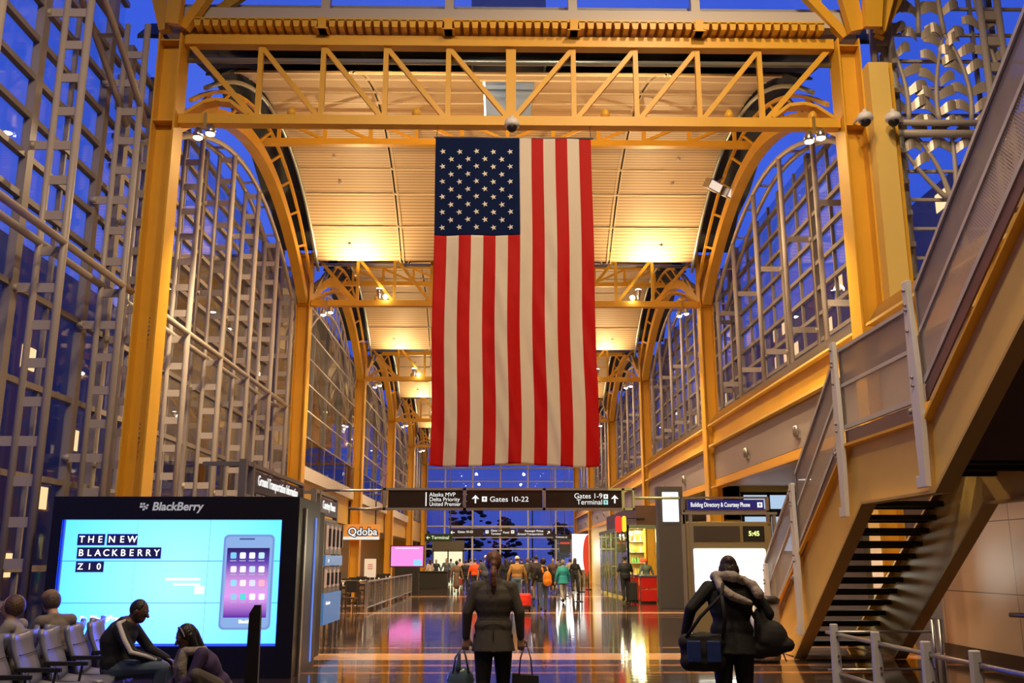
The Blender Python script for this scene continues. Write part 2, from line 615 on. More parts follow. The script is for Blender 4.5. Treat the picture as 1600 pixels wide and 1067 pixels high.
# ------------------------------------------------------------------ cross trusses
def truss(i):
    y = YC[i]
    root = empty('roof_truss', (0, y, 0), label=f'yellow steel truss spanning the hall, {ORD[i]} from the camera', cat='truss', group='yellow trusses across the hall')
    x0, x1 = XL+0.25, XR-0.25
    m = MB(); m.bar((x0, 0, Z_TC), (x1, 0, Z_TC), 0.24, 0.22); m.build('top_chord', YELLOW, root)
    m = MB(); m.bar((x0, 0, Z_BC), (x1, 0, Z_BC), 0.24, 0.20); m.build('bottom_chord', YELLOW, root)
    n = 11
    xs = [CX + 1.27*k for k in range(-4, 5)]
    for x in xs:
        m = MB(); w = 0.20 if abs(x-CX) < 0.1 else 0.10
        m.box(x-w/2, x+w/2, -0.05, 0.05, Z_BC+0.1, Z_TC-0.11); m.build('vertical', YELLOW, root)
    for k in range(-4, 5):
        if k == 0: continue
        s = 1 if k < 0 else -1
        m = MB()
        m.bar((CX+1.27*k, 0, Z_TC-0.1), (CX+1.27*(k+s)-s*0.06, 0, Z_BC+0.1), 0.09, 0.10)
        m.build('diagonal', YELLOW, root)
    for s in (-1, 1):
        m = MB(); m.bar((CX+s*6.5, 0, Z_TC-0.1), (CX+s*5.16, 0, Z_BC+0.1), 0.10, 0.11); m.build('diagonal', YELLOW, root)
        # low arched brace on the bottom chord next to the column
        m = MB()
        pts = [(CX+s*6.5, 0, Z_BC+0.1), (CX+s*6.15, 0, Z_BC+0.36), (CX+s*5.9, 0, Z_BC+0.42), (CX+s*5.6, 0, Z_BC+0.38), (CX+s*5.25, 0, Z_BC+0.1)]
        for p, q in zip(pts, pts[1:]): m.bar(p, q, 0.26, 0.07)
        m.build('arched_brace', YELLOW, root)
    for x in (-4.4, -1.9, 1.9, 4.4, 6.1):
        m = MB(); m.lathe((CX+x, 0, Z_BC+0.1), [(0.09, 0), (0.09, 0.12), (0.05, 0.2)], 10)
        m.build('lug', YELLOW, root)
    if i > 4: return
    # slender truss joining the crowns of the two side arches at mid bay
    sec = empty('secondary_truss', (0, y+BAY/2, 0), label=f'slender yellow truss under the crown of the {ORD[i]} vault', cat='truss', group='slender trusses under the vault crowns')
    z0, z1 = 12.9, 13.6
    m = MB(); m.bar((XL, 0, z0), (XR, 0, z0), 0.20, 0.17); m.build('bottom_chord', YELLOW, sec)
    m = MB(); m.bar((CX-6.6, 0, z1), (CX+6.6, 0, z1), 0.10, 0.08); m.build('top_chord', YELLOW, sec)
    for k in range(-5, 6):
        m = MB(); m.box(CX+1.27*k-.05, CX+1.27*k+.05, -.04, .04, z0+.08, z1-.04); m.build('vertical', YELLOW, sec)
        if k:
            s = 1 if k < 0 else -1
            m = MB(); m.bar((CX+1.27*k, 0, z1-.04), (CX+1.27*(k+s), 0, z0+.08), .07, .08); m.build('diagonal', YELLOW, sec)
for i in range(6): truss(i)

# side arches, pipes and duct strips
for i in range(5):
    y0 = YC[i]
    for s, x, nm in ((-1, XL, 'left'), (1, XR, 'right')):
        root = empty('arch_rib', (x, y0, 0), label=f'yellow curved steel rib on the {nm} between the {ORD[i]} and {ORD[i+1]} trusses', cat='arch rib', group='yellow side arches')
        m = MB()
        pts = arc(10.0, 12.55, 0, 20, 0.02, 0.98)
        for p, q in zip(pts, pts[1:]):
            m.bar((0.0, p[0], p[1]), (0.0, q[0], q[1]), 0.30, 0.34)
        m.build('rib', YELLOW, root)
        m = MB()
        pin = arc(10.5, 13.2, 0, 20, 0.03, 0.97)
        for p, q in zip(pin, pin[1:]): m.bar((-s*0.28, p[0], p[1]), (-s*0.28, q[0], q[1]), 0.08, 0.08)
        m.build('upper_rail', YELLOW, root)
        for k in range(1, 19, 2):
            m = MB(); p = pts[k]; q = pin[k+1]
            m.bar((-s*0.05, p[0], p[1]), (-s*0.28, q[0], q[1]), .07, .07)
            m.build('lattice', YELLOW, root)
        px = x - s*0.52
        m = MB(); pp = [(px, y, z) for y, z in arc(10.75, 13.45, y0, 20, 0.04, 0.96)]
        m.tube(pp, 0.055, 8)
        tag(m.build('sprinkler_pipe', mat('pale_pipe', (0.38, 0.45, 0.46), 0.3, 0.6)), f'pale metal pipe following the {nm} edge of the {ORD[i]} vault', 'pipe', 'pipes along the vault edges')
        m = MB(); pp = arc(10.9, 13.7, y0, 20, 0.05, 0.95)
        for p, q in zip(pp, pp[1:]): m.bar((x - s*0.62+0.0*s, p[0], p[1]+.12), (x - s*0.62, q[0], q[1]+.12), 0.34, 0.05)
        o = m.build('ceiling', TEAL); tag(o, kind='structure')
    m = MB(); m.tube([(XL, y0+0.2, 11.6), (XR, y0+0.2, 11.6)], 0.06, 8)
    tag(m.build('sprinkler_pipe', mat('pale_pipe', (0.38, 0.45, 0.46), 0.3, 0.6)), f'straight metal pipe crossing the hall behind the {ORD[i]} truss', 'pipe', 'pipes behind the trusses')

# ------------------------------------------------------------------ clerestory above the first truss
y = YC[0]
OFFW = mat('off_white_sill', (0.55, 0.50, 0.47), 0.5)
m = MB(); m.box(XL-0.3, XR+0.4, y-0.12, y+0.12, 12.26, 12.62)
m.box(XL-0.3, XR+0.4, y+0.3, y+0.5, 12.26, 12.95)
o = m.build('trim_1', OFFW); tag(o, kind='structure')
win = empty('window_1', (0, 0, 0), kind='structure')
for k in range(-3, 3):
    x = CX + 2.54*(k+0.5)
    m = MB(); m.box(x-0.09, x+0.09, y-0.1, y+0.1, 12.62, 17.9)
    m.build('mullion', OFFW, win)
m = MB(); m.box(XL-0.3, XR+0.4, y-0.01, y+0.01, 12.62, 17.9); m.build('glass_pane', GLASS, win)
dk = empty('corrugated_deck', (0, 0, 0), label='yellow corrugated metal deck strip above the nearest truss', cat='metal deck')
m = MB()
x = XL+0.5
while x < XR-0.6:
    m.hexa([(x, y-0.35, 12.06), (x+.10, y-0.35, 12.06), (x+.10, y+0.5, 12.06), (x, y+0.5, 12.06),
            (x-.02, y-0.35, 12.22), (x+.12, y-0.35, 12.22), (x+.12, y+0.5, 12.22), (x-.02, y+0.5, 12.22)])
    x += 0.18
m.box(XL+0.5, XR-0.5, y-0.35, y+0.5, 12.20, 12.25)
m.build('deck_sheet', YELLOW, dk)
for k in range(-3, 3):
    x = CX + 2.54*(k+0.5)
    if not (XL+.6 < x < XR-.6): continue
    m = MB(); m.box(x-.08, x+.08, y-.36, y-.1, 12.01, 12.27); m.box(x-.13, x+.13, y-.38, y-.08, 12.01, 12.03)
    m.build('bracket', YELLOW, dk)
# branching struts at the heads of the nearest columns
def struts(side, x, lst):
    nm = 'left' if side < 0 else 'right'
    root = empty('branching_strut', (x, y, 11.95), label=f'yellow tapering struts fanning up from the head of the nearest {nm} column', cat='strut', group='branching struts')
    for (x0_, sl, w0, w1, dy) in lst:
        m = MB()
        a = Vector((x0_, dy, 0.12)); b = Vector((x0_+sl*3.4, dy*3, 3.4))
        d, s_, u, L = frame_from(a, b)
        q = []
        for p, ww in ((a, w0), (b, w1)):
            q.append([p - s_*ww/2 - u*.10, p + s_*ww/2 - u*.10, p + s_*ww/2 + u*.10, p - s_*ww/2 + u*.10])
        m.hexa(q[0]+q[1])
        m.build('strut', YELLOW, root)
struts(-1, XL, [(.08, .10, .26, .48, -.35), (-.16, -.22, .22, .5, -.1), (.25, .62, .16, .24, -.2), (.1, 1.1, .12, .14, .1)])
struts(1, XR+0.2, [(-.05, -.22, .28, .6, -.3), (.22, .0, .34, .5, -.45), (.42, .25, .2, .34, -.3), (.5, .5, .14, .2, -.1), (-.2, -.8, .14, .2, -.1)])
# unseen roof and walls, added to keep blue sky light off the atrium
m = MB(); m.box(-9.5, 21, -12, YC[0]-.2, 17.9, 18.1); o = m.build('ceiling', mat('sky_block_roof', (.42, .36, .28), .7)); tag(o, kind='structure')
m = MB(); m.box(-9.5, 21, -12.2, -12, 0, 18); o = m.build('wall_back', mat('sky_block_wall', (.45, .38, .28), .7)); tag(o, kind='structure')
m = MB(); m.box(20.8, 21, -12, YC[0]+.2, 0, 18); o = m.build('wall_right', mat('sky_block_wall', (.45, .38, .28), .7)); tag(o, kind='structure')
m = MB(); m.box(-8.2, -8.0, -12, YC[0]-BAY, 0, 18); o = m.build('wall_left', mat('sky_block_wall', (.45, .38, .28), .7)); tag(o, kind='structure')
# ------------------------------------------------------------------ placing helpers: where a sight line meets a real plane
_R = Euler((PI/2 + PITCH, 0, -YAW)).to_matrix()
def ray(px, py):
    return _R @ Vector((px - 800.0, 533.5 - py, -F_PX))
def on_floor(px, py, z=0.0):
    d = ray(px, py); t = (z - CAM_H)/d.z
    return Vector((0, 0, CAM_H)) + d*t
def on_y(px, py, Y):
    d = ray(px, py); return Vector((0, 0, CAM_H)) + d*(Y/d.y)
def on_x(px, py, X):
    d = ray(px, py); return Vector((0, 0, CAM_H)) + d*(X/d.x)

# ------------------------------------------------------------------ tube trellises in front of the glass walls
def zarch(t, zs=9.55, zc=12.0): return zc - (zc-zs)*(2*t-1)**2
def trellis(i, side, z0, zmid, label, ks=range(6)):
    y0 = YC[0] + BAY*i
    xi, xo = CX + side*7.11, CX + side*7.50
    root = empty('tube_trellis', (0, 0, 0), label=label, cat='trellis', group='tube trellises before the glass walls')
    for k in ks:
        yy = y0 + 0.4 + 2.54*k
        t = min(max((yy-y0)/BAY, 0.02), 0.98)
        if k == 5: yy -= .15
        zt = zarch(t)
        if k == 5: zt = max(zt, 11.8)
        lad = MB()
        lad.tube([(xi, yy, z0), (xi, yy, zt)], 0.065, 8)
        if side < 0: lad.tube([(xo, yy, z0), (xo, yy, zt)], 0.055, 8)
        z = z0 + 0.35
        n = 0
        while z < zt - 0.1:
            ext = 0.30 if n % 4 == 1 else 0.0
            if side < 0 or n % 4 == 1: lad.bar((xo + side*ext, yy, z), (xi, yy, z), 0.03, 0.15)
            if n % 4 == 1: lad.lathe((xo + side*ext, yy, z), [(0.06, -0.06), (0.06, 0.06)], 8, 'x')
            z += 0.60
            n += 1
        lad.build('ladder_post', TAUPE, root)
    for x, nm in ((xi, 'arch_tube'), (xo, 'arch_tube')):
        m = MB(); m.tube([(x, y0+BAY*(.03+.94*k/20), zarch(.03+.94*k/20)) for k in range(21)], 0.065, 8); m.build(nm, TAUPE, root)
    for k in range(1, 20):
        if k % 2:
            m = MB(); m.bar((xi, y0+BAY*k/20, zarch(k/20)), (xo, y0+BAY*k/20, zarch(k/20)), .08, .04)
            m.build('arch_tie', TAUPE, root)
    if zmid:
        for x in (xi, xo):
            m = MB(); m.tube([(x, y0+0.35, zmid), (x, y0+BAY-0.35, zmid)], 0.065, 8); m.build('rail_tube', TAUPE, root)
    return root
nwin = [1]
def window_wall(i, side, z0, z1, split, ztop_top, dz_up, dz_lo):
    nwin[0] += 1
    y0 = YC[0] + BAY*i
    xg = CX + side*7.92
    root = empty(f'window_{nwin[0]}', (0, 0, 0), kind='structure')
    m = MB(); m.box(xg-.008, xg+.008, y0, y0+BAY, z0, z1); m.build('glass_pane', GLASS, root)
    m = MB()
    for k in range(6):
        yy = y0 + 0.4 + 2.54*k
        m.box(min(xg-side*.12, xg+side*.02), max(xg-side*.12, xg+side*.02), yy-.10, yy+.10, z0, z1)
    for k in range(11):
        yy = y0 + 0.4 + 1.27*(k+0.0)
        if k % 2: m.box(min(xg-side*.06, xg+side*.02), max(xg-side*.06, xg+side*.02), yy-.03, yy+.03, z0, z1)
    z = z0 + 0.02
    while z < z1:
        m.box(min(xg-side*.09, xg+side*.02), max(xg-side*.09, xg+side*.02), y0, y0+BAY, z-.05, z+.05)
        z += dz_lo if z < split else dz_up
    m.build('mullion_grid', mat('warm_grey_mullion', (0.30, 0.26, 0.24), 0.4), root)
    return root
trellis(-1, -1, 0.0, 6.5, 'tall taupe tube trellis on the near left, closest to the camera', ks=range(1, 6))
trellis(0, -1, 0.0, 6.5, 'tall taupe tube trellis on the left behind the video wall, between first and second columns')
window_wall(-1, -1, 0.0, 16.0, 6.4, 16, 0.68, 1.45)
window_wall(0, -1, 0.0, 12.0, 6.4, 12, 0.64, 1.45)
for i in range(4):
    trellis(i+0, 1, 6.3, None, f'taupe tube trellis over the right ledge between the {ORD[i]} and {ORD[i+1]} columns')
    window_wall(i, 1, 6.3, 12.0, 5.0, 12, 0.66, 0.66)
trellis(4, 1, 6.3, None, 'farthest taupe tube trellis over the right ledge beside the end window')
window_wall(4, 1, 6.3, 12.0, 5.0, 12, 0.66, 0.66)
trellis(4, -1, 4.8, 6.5, 'farthest taupe tube trellis on the left beside the end window')
window_wall(4, -1, 4.8, 12.0, 6.4, 12, 0.9, 0.9)

# left bays with the mezzanine rooms
MEZZ = mat('mezzanine_fascia', (0.70, 0.62, 0.55), 0.5)
YWALL = mat('yellow_wall', (0.74, 0.48, 0.12), 0.55)
for i in (1, 2, 3):
    y0 = YC[i]
    nwin[0] += 1
    root = empty(f'window_{nwin[0]}', (0, 0, 0), kind='structure')
    xg = CX - 7.9
    m = MB(); m.box(xg-.01, xg+.01, y0, y0+BAY, 4.8, 12); m.build('glass_pane', GLASS, root)
    m = MB()
    for k in range(5): m.box(xg-.02, xg+.1, y0+0.5+3.2*k-.05, y0+0.5+3.2*k+.05, 4.8, 12)
    m.build('mullion', TAUPE_D, root)
    m = MB()
    for z in (5.85, 6.8, 7.75, 8.7, 9.65, 10.6):
        m.tube([(CX-7.05, y0+.3, z), (CX-7.05, y0+BAY-.3, z)], 0.03, 6)
    m.build('window_bar', mat('pale_bar', (0.68, 0.62, 0.55), 0.35), root)
    m = MB(); m.box(CX-7.95, CX-6.95, y0+.25, y0+BAY-.25, 4.35, 4.8); o = m.build('trim_2', MEZZ); tag(o, kind='structure')
    m = MB(); m.box(CX-7.02, CX-6.99, y0+.3, y0+BAY-.3, 4.85, 5.8)
    g = empty('glass_balustrade', (0, 0, 0), label=f'glass balustrade on the left mezzanine behind the {ORD[i]} column', cat='balustrade', group='mezzanine balustrades')
    m.build('glass_panel', GREYGLASS, g)
    m = MB(); m.tube([(CX-7.0, y0+.3, 5.82), (CX-7.0, y0+BAY-.3, 5.82)], 0.035, 8)
    for k in range(6): m.bar((CX-7.0, y0+.6+2.5*k, 4.8), (CX-7.0, y0+.6+2.5*k, 5.82), .04, .04)
    m.build('handrail', STEEL, g)
    m = MB(); m.box(CX-7.3, CX-7.15, y0, y0+BAY, 3.2, 4.35)
    m.box(CX-10.3, CX-10.1, y0, y0+BAY, 0, 3.2)
    o = m.build('wall_left', YWALL); tag(o, kind='structure')
    m = MB(); m.box(CX-10.3, CX-7.2, y0, y0+BAY, 3.2, 3.3); o = m.build('ceiling', mat('white_soffit', (0.66, 0.68, 0.68), 0.5)); tag(o, kind='structure')
    # the upper room behind the glass: back wall, floor, ceiling, lamps added to warm it
    m = MB(); m.box(CX-13.2, CX-13.0, y0, y0+BAY, 4.8, 11.8); o = m.build('wall_left', mat('room_wall', (0.34, 0.24, 0.16), 0.7)); tag(o, kind='structure')
    m = MB(); m.box(CX-13.2, CX-8.0, y0, y0+BAY, 11.8, 11.9); o = m.build('ceiling', mat('room_ceiling', (0.40, 0.32, 0.24), 0.7)); tag(o, kind='structure')
    m = MB(); m.box(CX-13.2, CX-7.96, y0, y0+BAY, 4.65, 4.78); o = m.build('floor', mat('room_floor', (0.20, 0.15, 0.11), 0.5)); tag(o, kind='structure')
    for q in range(2):
        yy = y0 + 3.5 + 6.5*q
        rl_ = empty('fill_pendant', (CX-10.4, yy, 0), label=f'{("nearer", "farther")[q]} pendant lamp behind the upper left glass past the {ORD[i]} column', cat='lamp', group='pendant lamps in the upper left rooms')
        m = MB(); m.tube([(0, 0, 10.3), (0, 0, 11.8)], .02, 6); m.build('cord', BLACK, rl_)
        m = MB(); m.lathe((0, 0, 10.1), [(.16, 0), (.05, .2)], 12); m.build('shade', STEEL, rl_)
        m = MB(); m.sphere((0, 0, 10.08), .08, 10, 6); m.build('bulb', emis('fill_pendant_bulb', (1, .8, .5), 12), rl_)
        lamp('room_fill', 'POINT', (CX-10.4, yy, 9.9), 110, (1, .75, .45), size=.1)
    # curved lattice truss along the head of the window
    la = empty('arched_lattice', (0, 0, 0), label=f'curved taupe lattice arch over the left window behind the {ORD[i]} column', cat='lattice arch', group='curved lattice arches')
    ins = arc(7.9, 11.35, y0, 18, .03, .97); out = arc(8.75, 12.1, y0, 18, .03, .97)
    for P_ in (ins, out):
        for dx in (0.0, 0.4):
            m = MB(); m.tube([(CX-7.1-dx, y, z) for y, z in P_], 0.05, 6); m.build('arch_tube', TAUPE, la)
    for k in range(0, 19):
        for xx in (CX-7.1, CX-7.5):
            m = MB(); m.bar((xx, *ins[k]), (xx, *out[k]), .06, .06)
            m.build('rung', TAUPE, la)

# ------------------------------------------------------------------ right hand side: ledge and beams
LEDGE = mat('polished_ledge', (0.40, 0.34, 0.30), 0.10, 0.9, bump=0.12, bscale=1.2)
PERF = mat('perforated_grey_panel', (0.40, 0.34, 0.31), 0.45, 0.2)
for i in range(-1, 5):
    y0 = YC[0] + BAY*i
    ya, yb = y0 + 0.28, y0 + BAY - 0.28
    if i == -1: ya = 8.2
    m = MB()
    m.hexa([(XR-.12, ya, 5.96), (XR+.75, ya, 5.96), (XR+.75, yb, 5.96), (XR-.12, yb, 5.96),
            (XR+.10, ya, 6.32), (XR+.75, ya, 6.32), (XR+.75, yb, 6.32), (XR+.10, yb, 6.32)])
    o = m.build('trim_3', LEDGE); tag(o, kind='structure')
    pos = f'between the {ORD[i]} and {ORD[i+1]} columns' if i >= 0 else 'nearest the camera, behind the stair railing'
    g = empty('edge_beam', (0, 0, 0), label=f'deep yellow steel edge beam on the right, {pos}', cat='beam', group='yellow edge beams on the right')
    m = MB(); m.box(XR-.02, XR+.02, ya, yb, 5.28, 5.90); m.build('web', YELLOW, g)
    m = MB(); m.box(XR-.17, XR+.17, ya, yb, 5.90, 5.95); m.box(XR-.17, XR+.17, ya, yb, 5.22, 5.28); m.build('flange', YPALE, g)
    m = MB(); m.box(XR+.0, XR+.12, ya, yb, 4.18, 5.2); o = m.build('wall_right', PERF); tag(o, kind='structure')
    g = empty('lower_beam', (0, 0, 0), label=f'narrow yellow beam under the grey band on the right, {pos}', cat='beam', group='lower yellow beams on the right')
    m = MB(); m.box(XR-.16, XR+.16, ya, yb, 3.88, 3.94); m.box(XR-.02, XR+.02, ya, yb, 3.94, 4.16); m.build('beam', YELLOW, g)
    if i >= 0:   # small wall lights on the grey band
        for yy in (y0+4.6, y0+9.2):
            lt = empty('wall_light', (XR-.02, yy, 4.45), label=f'{"nearer" if yy < y0+6 else "farther"} small metal wall light {pos}', cat='wall light', group='wall lights on the grey band')
            for d in (-.07, .07):
                m = MB(); m.lathe((-.06, d, 0), [(.03, 0), (.05, .05), (.055, .2), (.03, .26)], 10); m.build('lamp_tube', STEEL, lt)
            m = MB(); m.box(-.03, 0.02, -.12, .12, -.06, .04); m.build('bracket', STEELD, lt)
# mezzanine floor, soffit and rooms below
SOFF = mat('white_soffit', (0.66, 0.68, 0.68), 0.5)
for i in range(-1, 5):
    y0 = YC[0] + BAY*i
    m = MB(); m.box(XR+.2, XR+5.5, y0 if i >= 0 else 8.2, y0+BAY, 4.0, 4.1); o = m.build('ceiling', SOFF); tag(o, kind='structure')
    m = MB(); m.box(XR+5.4, XR+5.6, y0 if i >= 0 else 8.2, y0+BAY, 0, 4.0); o = m.build('wall_right', mat('tan_wall', (0.52, 0.42, 0.33), 0.6)); tag(o, kind='structure')
m = MB(); m.box(XR+.2, XR+4.9, YC[1]+.2, YC[1]+.35, 2.9, 4.0); m.box(XR+.2, XR+.9, YC[1]+.2, YC[1]+.35, 0, 4.0)
o = m.build('wall_back', mat('yellow_wall2', (0.72, 0.50, 0.12), 0.55)); tag(o, kind='structure')
m = MB(); m.box(XR+.9, XR+4.9, YC[1]+.26, YC[1]+.34, 0, 2.9); o = m.build('wall_back', mat('tan_wall', (0.52, 0.42, 0.33), 0.6)); tag(o, kind='structure')
sf = empty('lit_shop_window', (XR+.9, YC[1]+.1, 0), label='pale blue lit shop window high behind the directory, under the right mezzanine', cat='shop window')
m = MB(); m.box(.1, 1.75, .04, .06, 1.9, 3.7); m.build('lit_panel', emis('shop_glow', (0.55, 0.75, 1.0), 0.8), sf)
m = MB(); m.box(0, 1.85, -.02, .04, 3.0, 3.25); m.box(0, 1.85, -.02, .04, 1.8, 1.9); m.box(0, 1.85, -.02, .04, 3.7, 3.8)
for k in range(3): m.box(.05+.87*k-.04, .05+.87*k+.04, -.02, .04, 1.8, 3.8)
m.build('frame', BLACKM, sf)
for k, yy in enumerate((20.0, 24.0, 28.0)):
    cl_ = empty('ceiling_light', (XR+2.0, yy, 3.98), label=f'round white ceiling light under the right mezzanine, {("nearest", "middle", "farthest")[k]} of three', cat='ceiling light', group='round mezzanine ceiling lights')
    m = MB(); m.lathe((0, 0, 0), [(.24, -.04), (.26, 0.02)], 20); m.build('rim', WHITE, cl_)
    m = MB(); m.lathe((0, 0, -.05), [(.19, 0), (.19, .02)], 20); m.build('lens', emis('lamp_white', (1, .97, .88), 6), cl_)
    lamp('soffit_lamp', 'SPOT', (XR+2.0, yy, 3.85), 120, (1, .95, .85), (XR+2, yy, 0), size=.2, spot=150)

# ------------------------------------------------------------------ end window
y = YC[5] + 0.3
nwin[0] += 1
root = empty(f'window_{nwin[0]}', (0, 0, 0), kind='structure')
PALEM = mat('pale_mullion', (0.58, 0.56, 0.54), 0.4)
m = MB()
for k in range(-3, 4): m.box(CX+2.5*k-.07, CX+2.5*k+.07, y-.15, y+.05, 0, 12.5)
for z in (1.1, 2.6, 3.6, 4.6, 6.8, 7.45, 8.6, 9.8, 11, 12): m.box(XL-1, XR+1, y-.12, y+.02, z-.05, z+.05)
m.build('mullion_grid', PALEM, root)
m = MB(); m.box(XL-1, XR+1, y, y+.01, 0, 13); m.build('glass_pane', GLASS, root)
m = MB(); m.box(XL-1.2, XR+1.2, y, y+.3, 12.4, 14.2); o = m.build('wall_back', DARKROOF); tag(o, kind='structure')
m = MB(); m.box(CX-7.3, CX-7.15, YC[4], YC[5], 3.2, 4.8); m.box(CX-10.3, CX-10.1, YC[4], YC[5]+.3, 0, 3.3); m.box(CX-10.3, CX-7.2, YC[4], YC[5]+.3, 3.2, 3.3)
o = m.build('wall_left', YWALL); tag(o, kind='structure')
m = MB(); m.box(XL-3.6, XL-1.2, y, y+.3, 0, 4.8); o = m.build('wall_back', YWALL); tag(o, kind='structure')
m = MB(); m.box(XL-1.2, XL-.2, y, y+.3, 0, 12.4); m.box(XR+.2, XR+5.6, y, y+.3, 0, 6.3)
o = m.build('wall_back', YWALL); tag(o, kind='structure')

# ------------------------------------------------------------------ outside
m = MB(); m.box(-220, 220, -30, 420, -0.6, -0.3)
o = m.build('outdoor_ground', mat('dark_ground', (0.03, 0.035, 0.05), 0.7)); tag(o, kind='structure')
def lit_block(name, label, x0, x1, y0, y1, h, face, litp, seed, group=None):
    rnd = random.Random(seed)
    g = empty(name, ((x0+x1)/2, (y0+y1)/2, -0.3), label=label, cat='building', group=group)
    m = MB(); m.box(x0-(x0+x1)/2, x1-(x0+x1)/2, y0-(y0+y1)/2, y1-(y0+y1)/2, 0, h); m.build('wall', mat('outer_wall', (0.30, 0.25, 0.24), 0.8), g)
    m = MB()
    hx, hy = (x1-x0)/2, (y1-y0)/2
    if face == 'x+': 
        u = -hy+1
        while u < hy-2:
            z = 1.2
            while z < h-1:
                if rnd.random() < litp: m.box(hx, hx+.05, u, u+1.2, z, z+1.0)
                z += 3.0
            u += 2.6
    if face == 'x-':
        u = -hy+1
        while u < hy-2:
            z = 1.2
            while z < h-1:
                if rnd.random() < litp: m.box(-hx-.05, -hx, u, u+1.2, z, z+1.0)
                z += 2.4
            u += 2.6
    m.build('lit_window', emis('lit_window', (1.0, 0.62, 0.28), 1.6), g)
    return g
lit_block('parking_building', 'grey parking building with a few lit windows outside the left glass wall', -34, -21, 6, 66, 15.5, 'x+', .16, 3)
lit_block('reflection_block', 'tall dark building with many lit windows outside the right glass wall', 24, 40, 20, 120, 22.0, 'x-', .32, 5)  # added block, its lit windows imitate reflections in the right glass
lit_block('parking_building', 'far low building with lit windows beyond the left glass wall', -34, -22, 70, 120, 8.5, 'x+', .4, 8)
TR = mat('tree_dusk', (0.02, 0.03, 0.03), 0.9)
for k, (x, yy, h) in enumerate(((-3.5, 118, 10.5), (1.0, 124, 7.5), (8.5, 130, 7.0), (13, 140, 8.0), (-10, 128, 6))):
    g = empty('tree', (x, yy, -.3), label=('tallest dark tree beyond the end window, left of centre', 'small dark tree beyond the end window near its middle', 'dark tree beyond the end window, right of centre', 'rightmost dark tree beyond the end window', 'leftmost dark tree beyond the end window')[k], cat='tree')
    rnd = random.Random(k+20)
    m = MB(); m.tube([(0, 0, 0), (0.1, 0, h*.5)], .22, 8, .12); m.build('trunk', BLACKM, g)
    m = MB()
    for q in range(150):
        a = rnd.random()*2*PI; z = h*(.30+.68*rnd.random()); f = max(.12, 1-abs(z/h-.58)*1.9)
        r = rnd.random()**.5*h*.30*f
        m.sphere((r*math.cos(a), r*math.sin(a), z), .16+.26*rnd.random(), 6, 4, (1.2, 1, .6))
    m.build('foliage', TR, g)
for k, (x, z, e, c) in enumerate(((-11.5, 5.6, 30, (1, .45, .12)), (10.5, 4.2, 40, (1, .6, .3)), (12.5, 4.6, 40, (1, .7, .45)), (14.5, 3.6, 40, (1, .6, .3)), (4.5, 9.6, 30, (1, .85, .7)))):
    g = empty('lamp_post', (x, 112+k*3, -.3), label=('orange street lamp outside, left of the end window', 'first lit lamp outside right of the end window', 'second lit lamp outside right of the end window', 'third lit lamp outside right of the end window', 'tall white lamp outside above the middle of the end window')[k], cat='street lamp')
    m = MB(); m.tube([(0, 0, 0), (0, 0, z)], .08, 6); m.build('pole', BLACKM, g)
    m = MB(); m.sphere((0, 0, z+.2), .28, 10, 6); m.build('lamp_head', emis(f'street_lamp_{k}', c, e), g)
# ------------------------------------------------------------------ staircase on the right
SX0, SX1 = 5.05, 6.72            # left and right stringer
S = 0.675                        # slope of the flights
st = empty('staircase', (0, 0, 0), label='yellow steel staircase with open black treads and a landing on the right', cat='staircase')
# side profile in (y, z): lower flight foot at far end, landing, upper flight rising towards the camera
YF, YA, YB, YU = 17.6, 13.3, 10.75, 4.2
ZT, ZB = 3.2, 2.36               # stringer top and bottom at the landing
prof_top = [(YF+.9, 0.02), (YA, ZT), (YB, ZT), (YU, ZT+(YB-YU)*S)]
bot0 = YA - .55
prof_bot = [(YU, ZB+(YB-.1-YU)*S), (YB-.1, ZB), (bot0+.1, ZB), (bot0+.1+ZB/S, 0.02)]
def stringer(x, face, nm):
    g = MB()
    web = [(prof_top[0][0], .02), (YA, ZT), (YB, ZT), prof_top[3], prof_bot[0], (YB-.1, ZB), (bot0+.1, ZB), prof_bot[3]]
    for a in ((0, 1, 6, 7), (1, 2, 5, 6), (2, 3, 4, 5)):
        q = [web[k] for k in a]
        g.prism(q, 0, x-.015, x+.015)
    g.build('stringer', YPALE, st)
    f = MB()
    for p, q in zip(prof_top, prof_top[1:]): f.bar((x-.02, *p), (x-.02, *q), .20, .035)
    f.build('top_flange', YELLOW, st)
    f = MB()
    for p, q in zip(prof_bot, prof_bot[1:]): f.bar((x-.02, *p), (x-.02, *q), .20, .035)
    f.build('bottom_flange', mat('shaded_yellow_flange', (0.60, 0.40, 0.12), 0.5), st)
stringer(SX0, -1, 'left'); stringer(SX1, 1, 'right')
for k in range(16):
    z = 0.19*(k+1)
    y_ = YF + .45 - (z)/S
    m = MB(); m.box(SX0+.03, SX1-.03, y_-.18, y_+.18, z-.08, z)
    m.box(SX0+.03, SX1-.03, y_+.13, y_+.16, z-.11, z)
    m.build('tread', BLACK, st)
m = MB(); m.box(SX0+.03, SX1-.03, YB-.1, YA-.35, 2.98, 3.1); m.build('landing_plate', STEELD, st)
m = MB()
for k in range(3): m.box(SX0+.05, SX1-.05, YB+.2+k*.8, YB+.3+k*.8, 2.7, 2.98)
m.build('landing_joist', BLACKM, st)
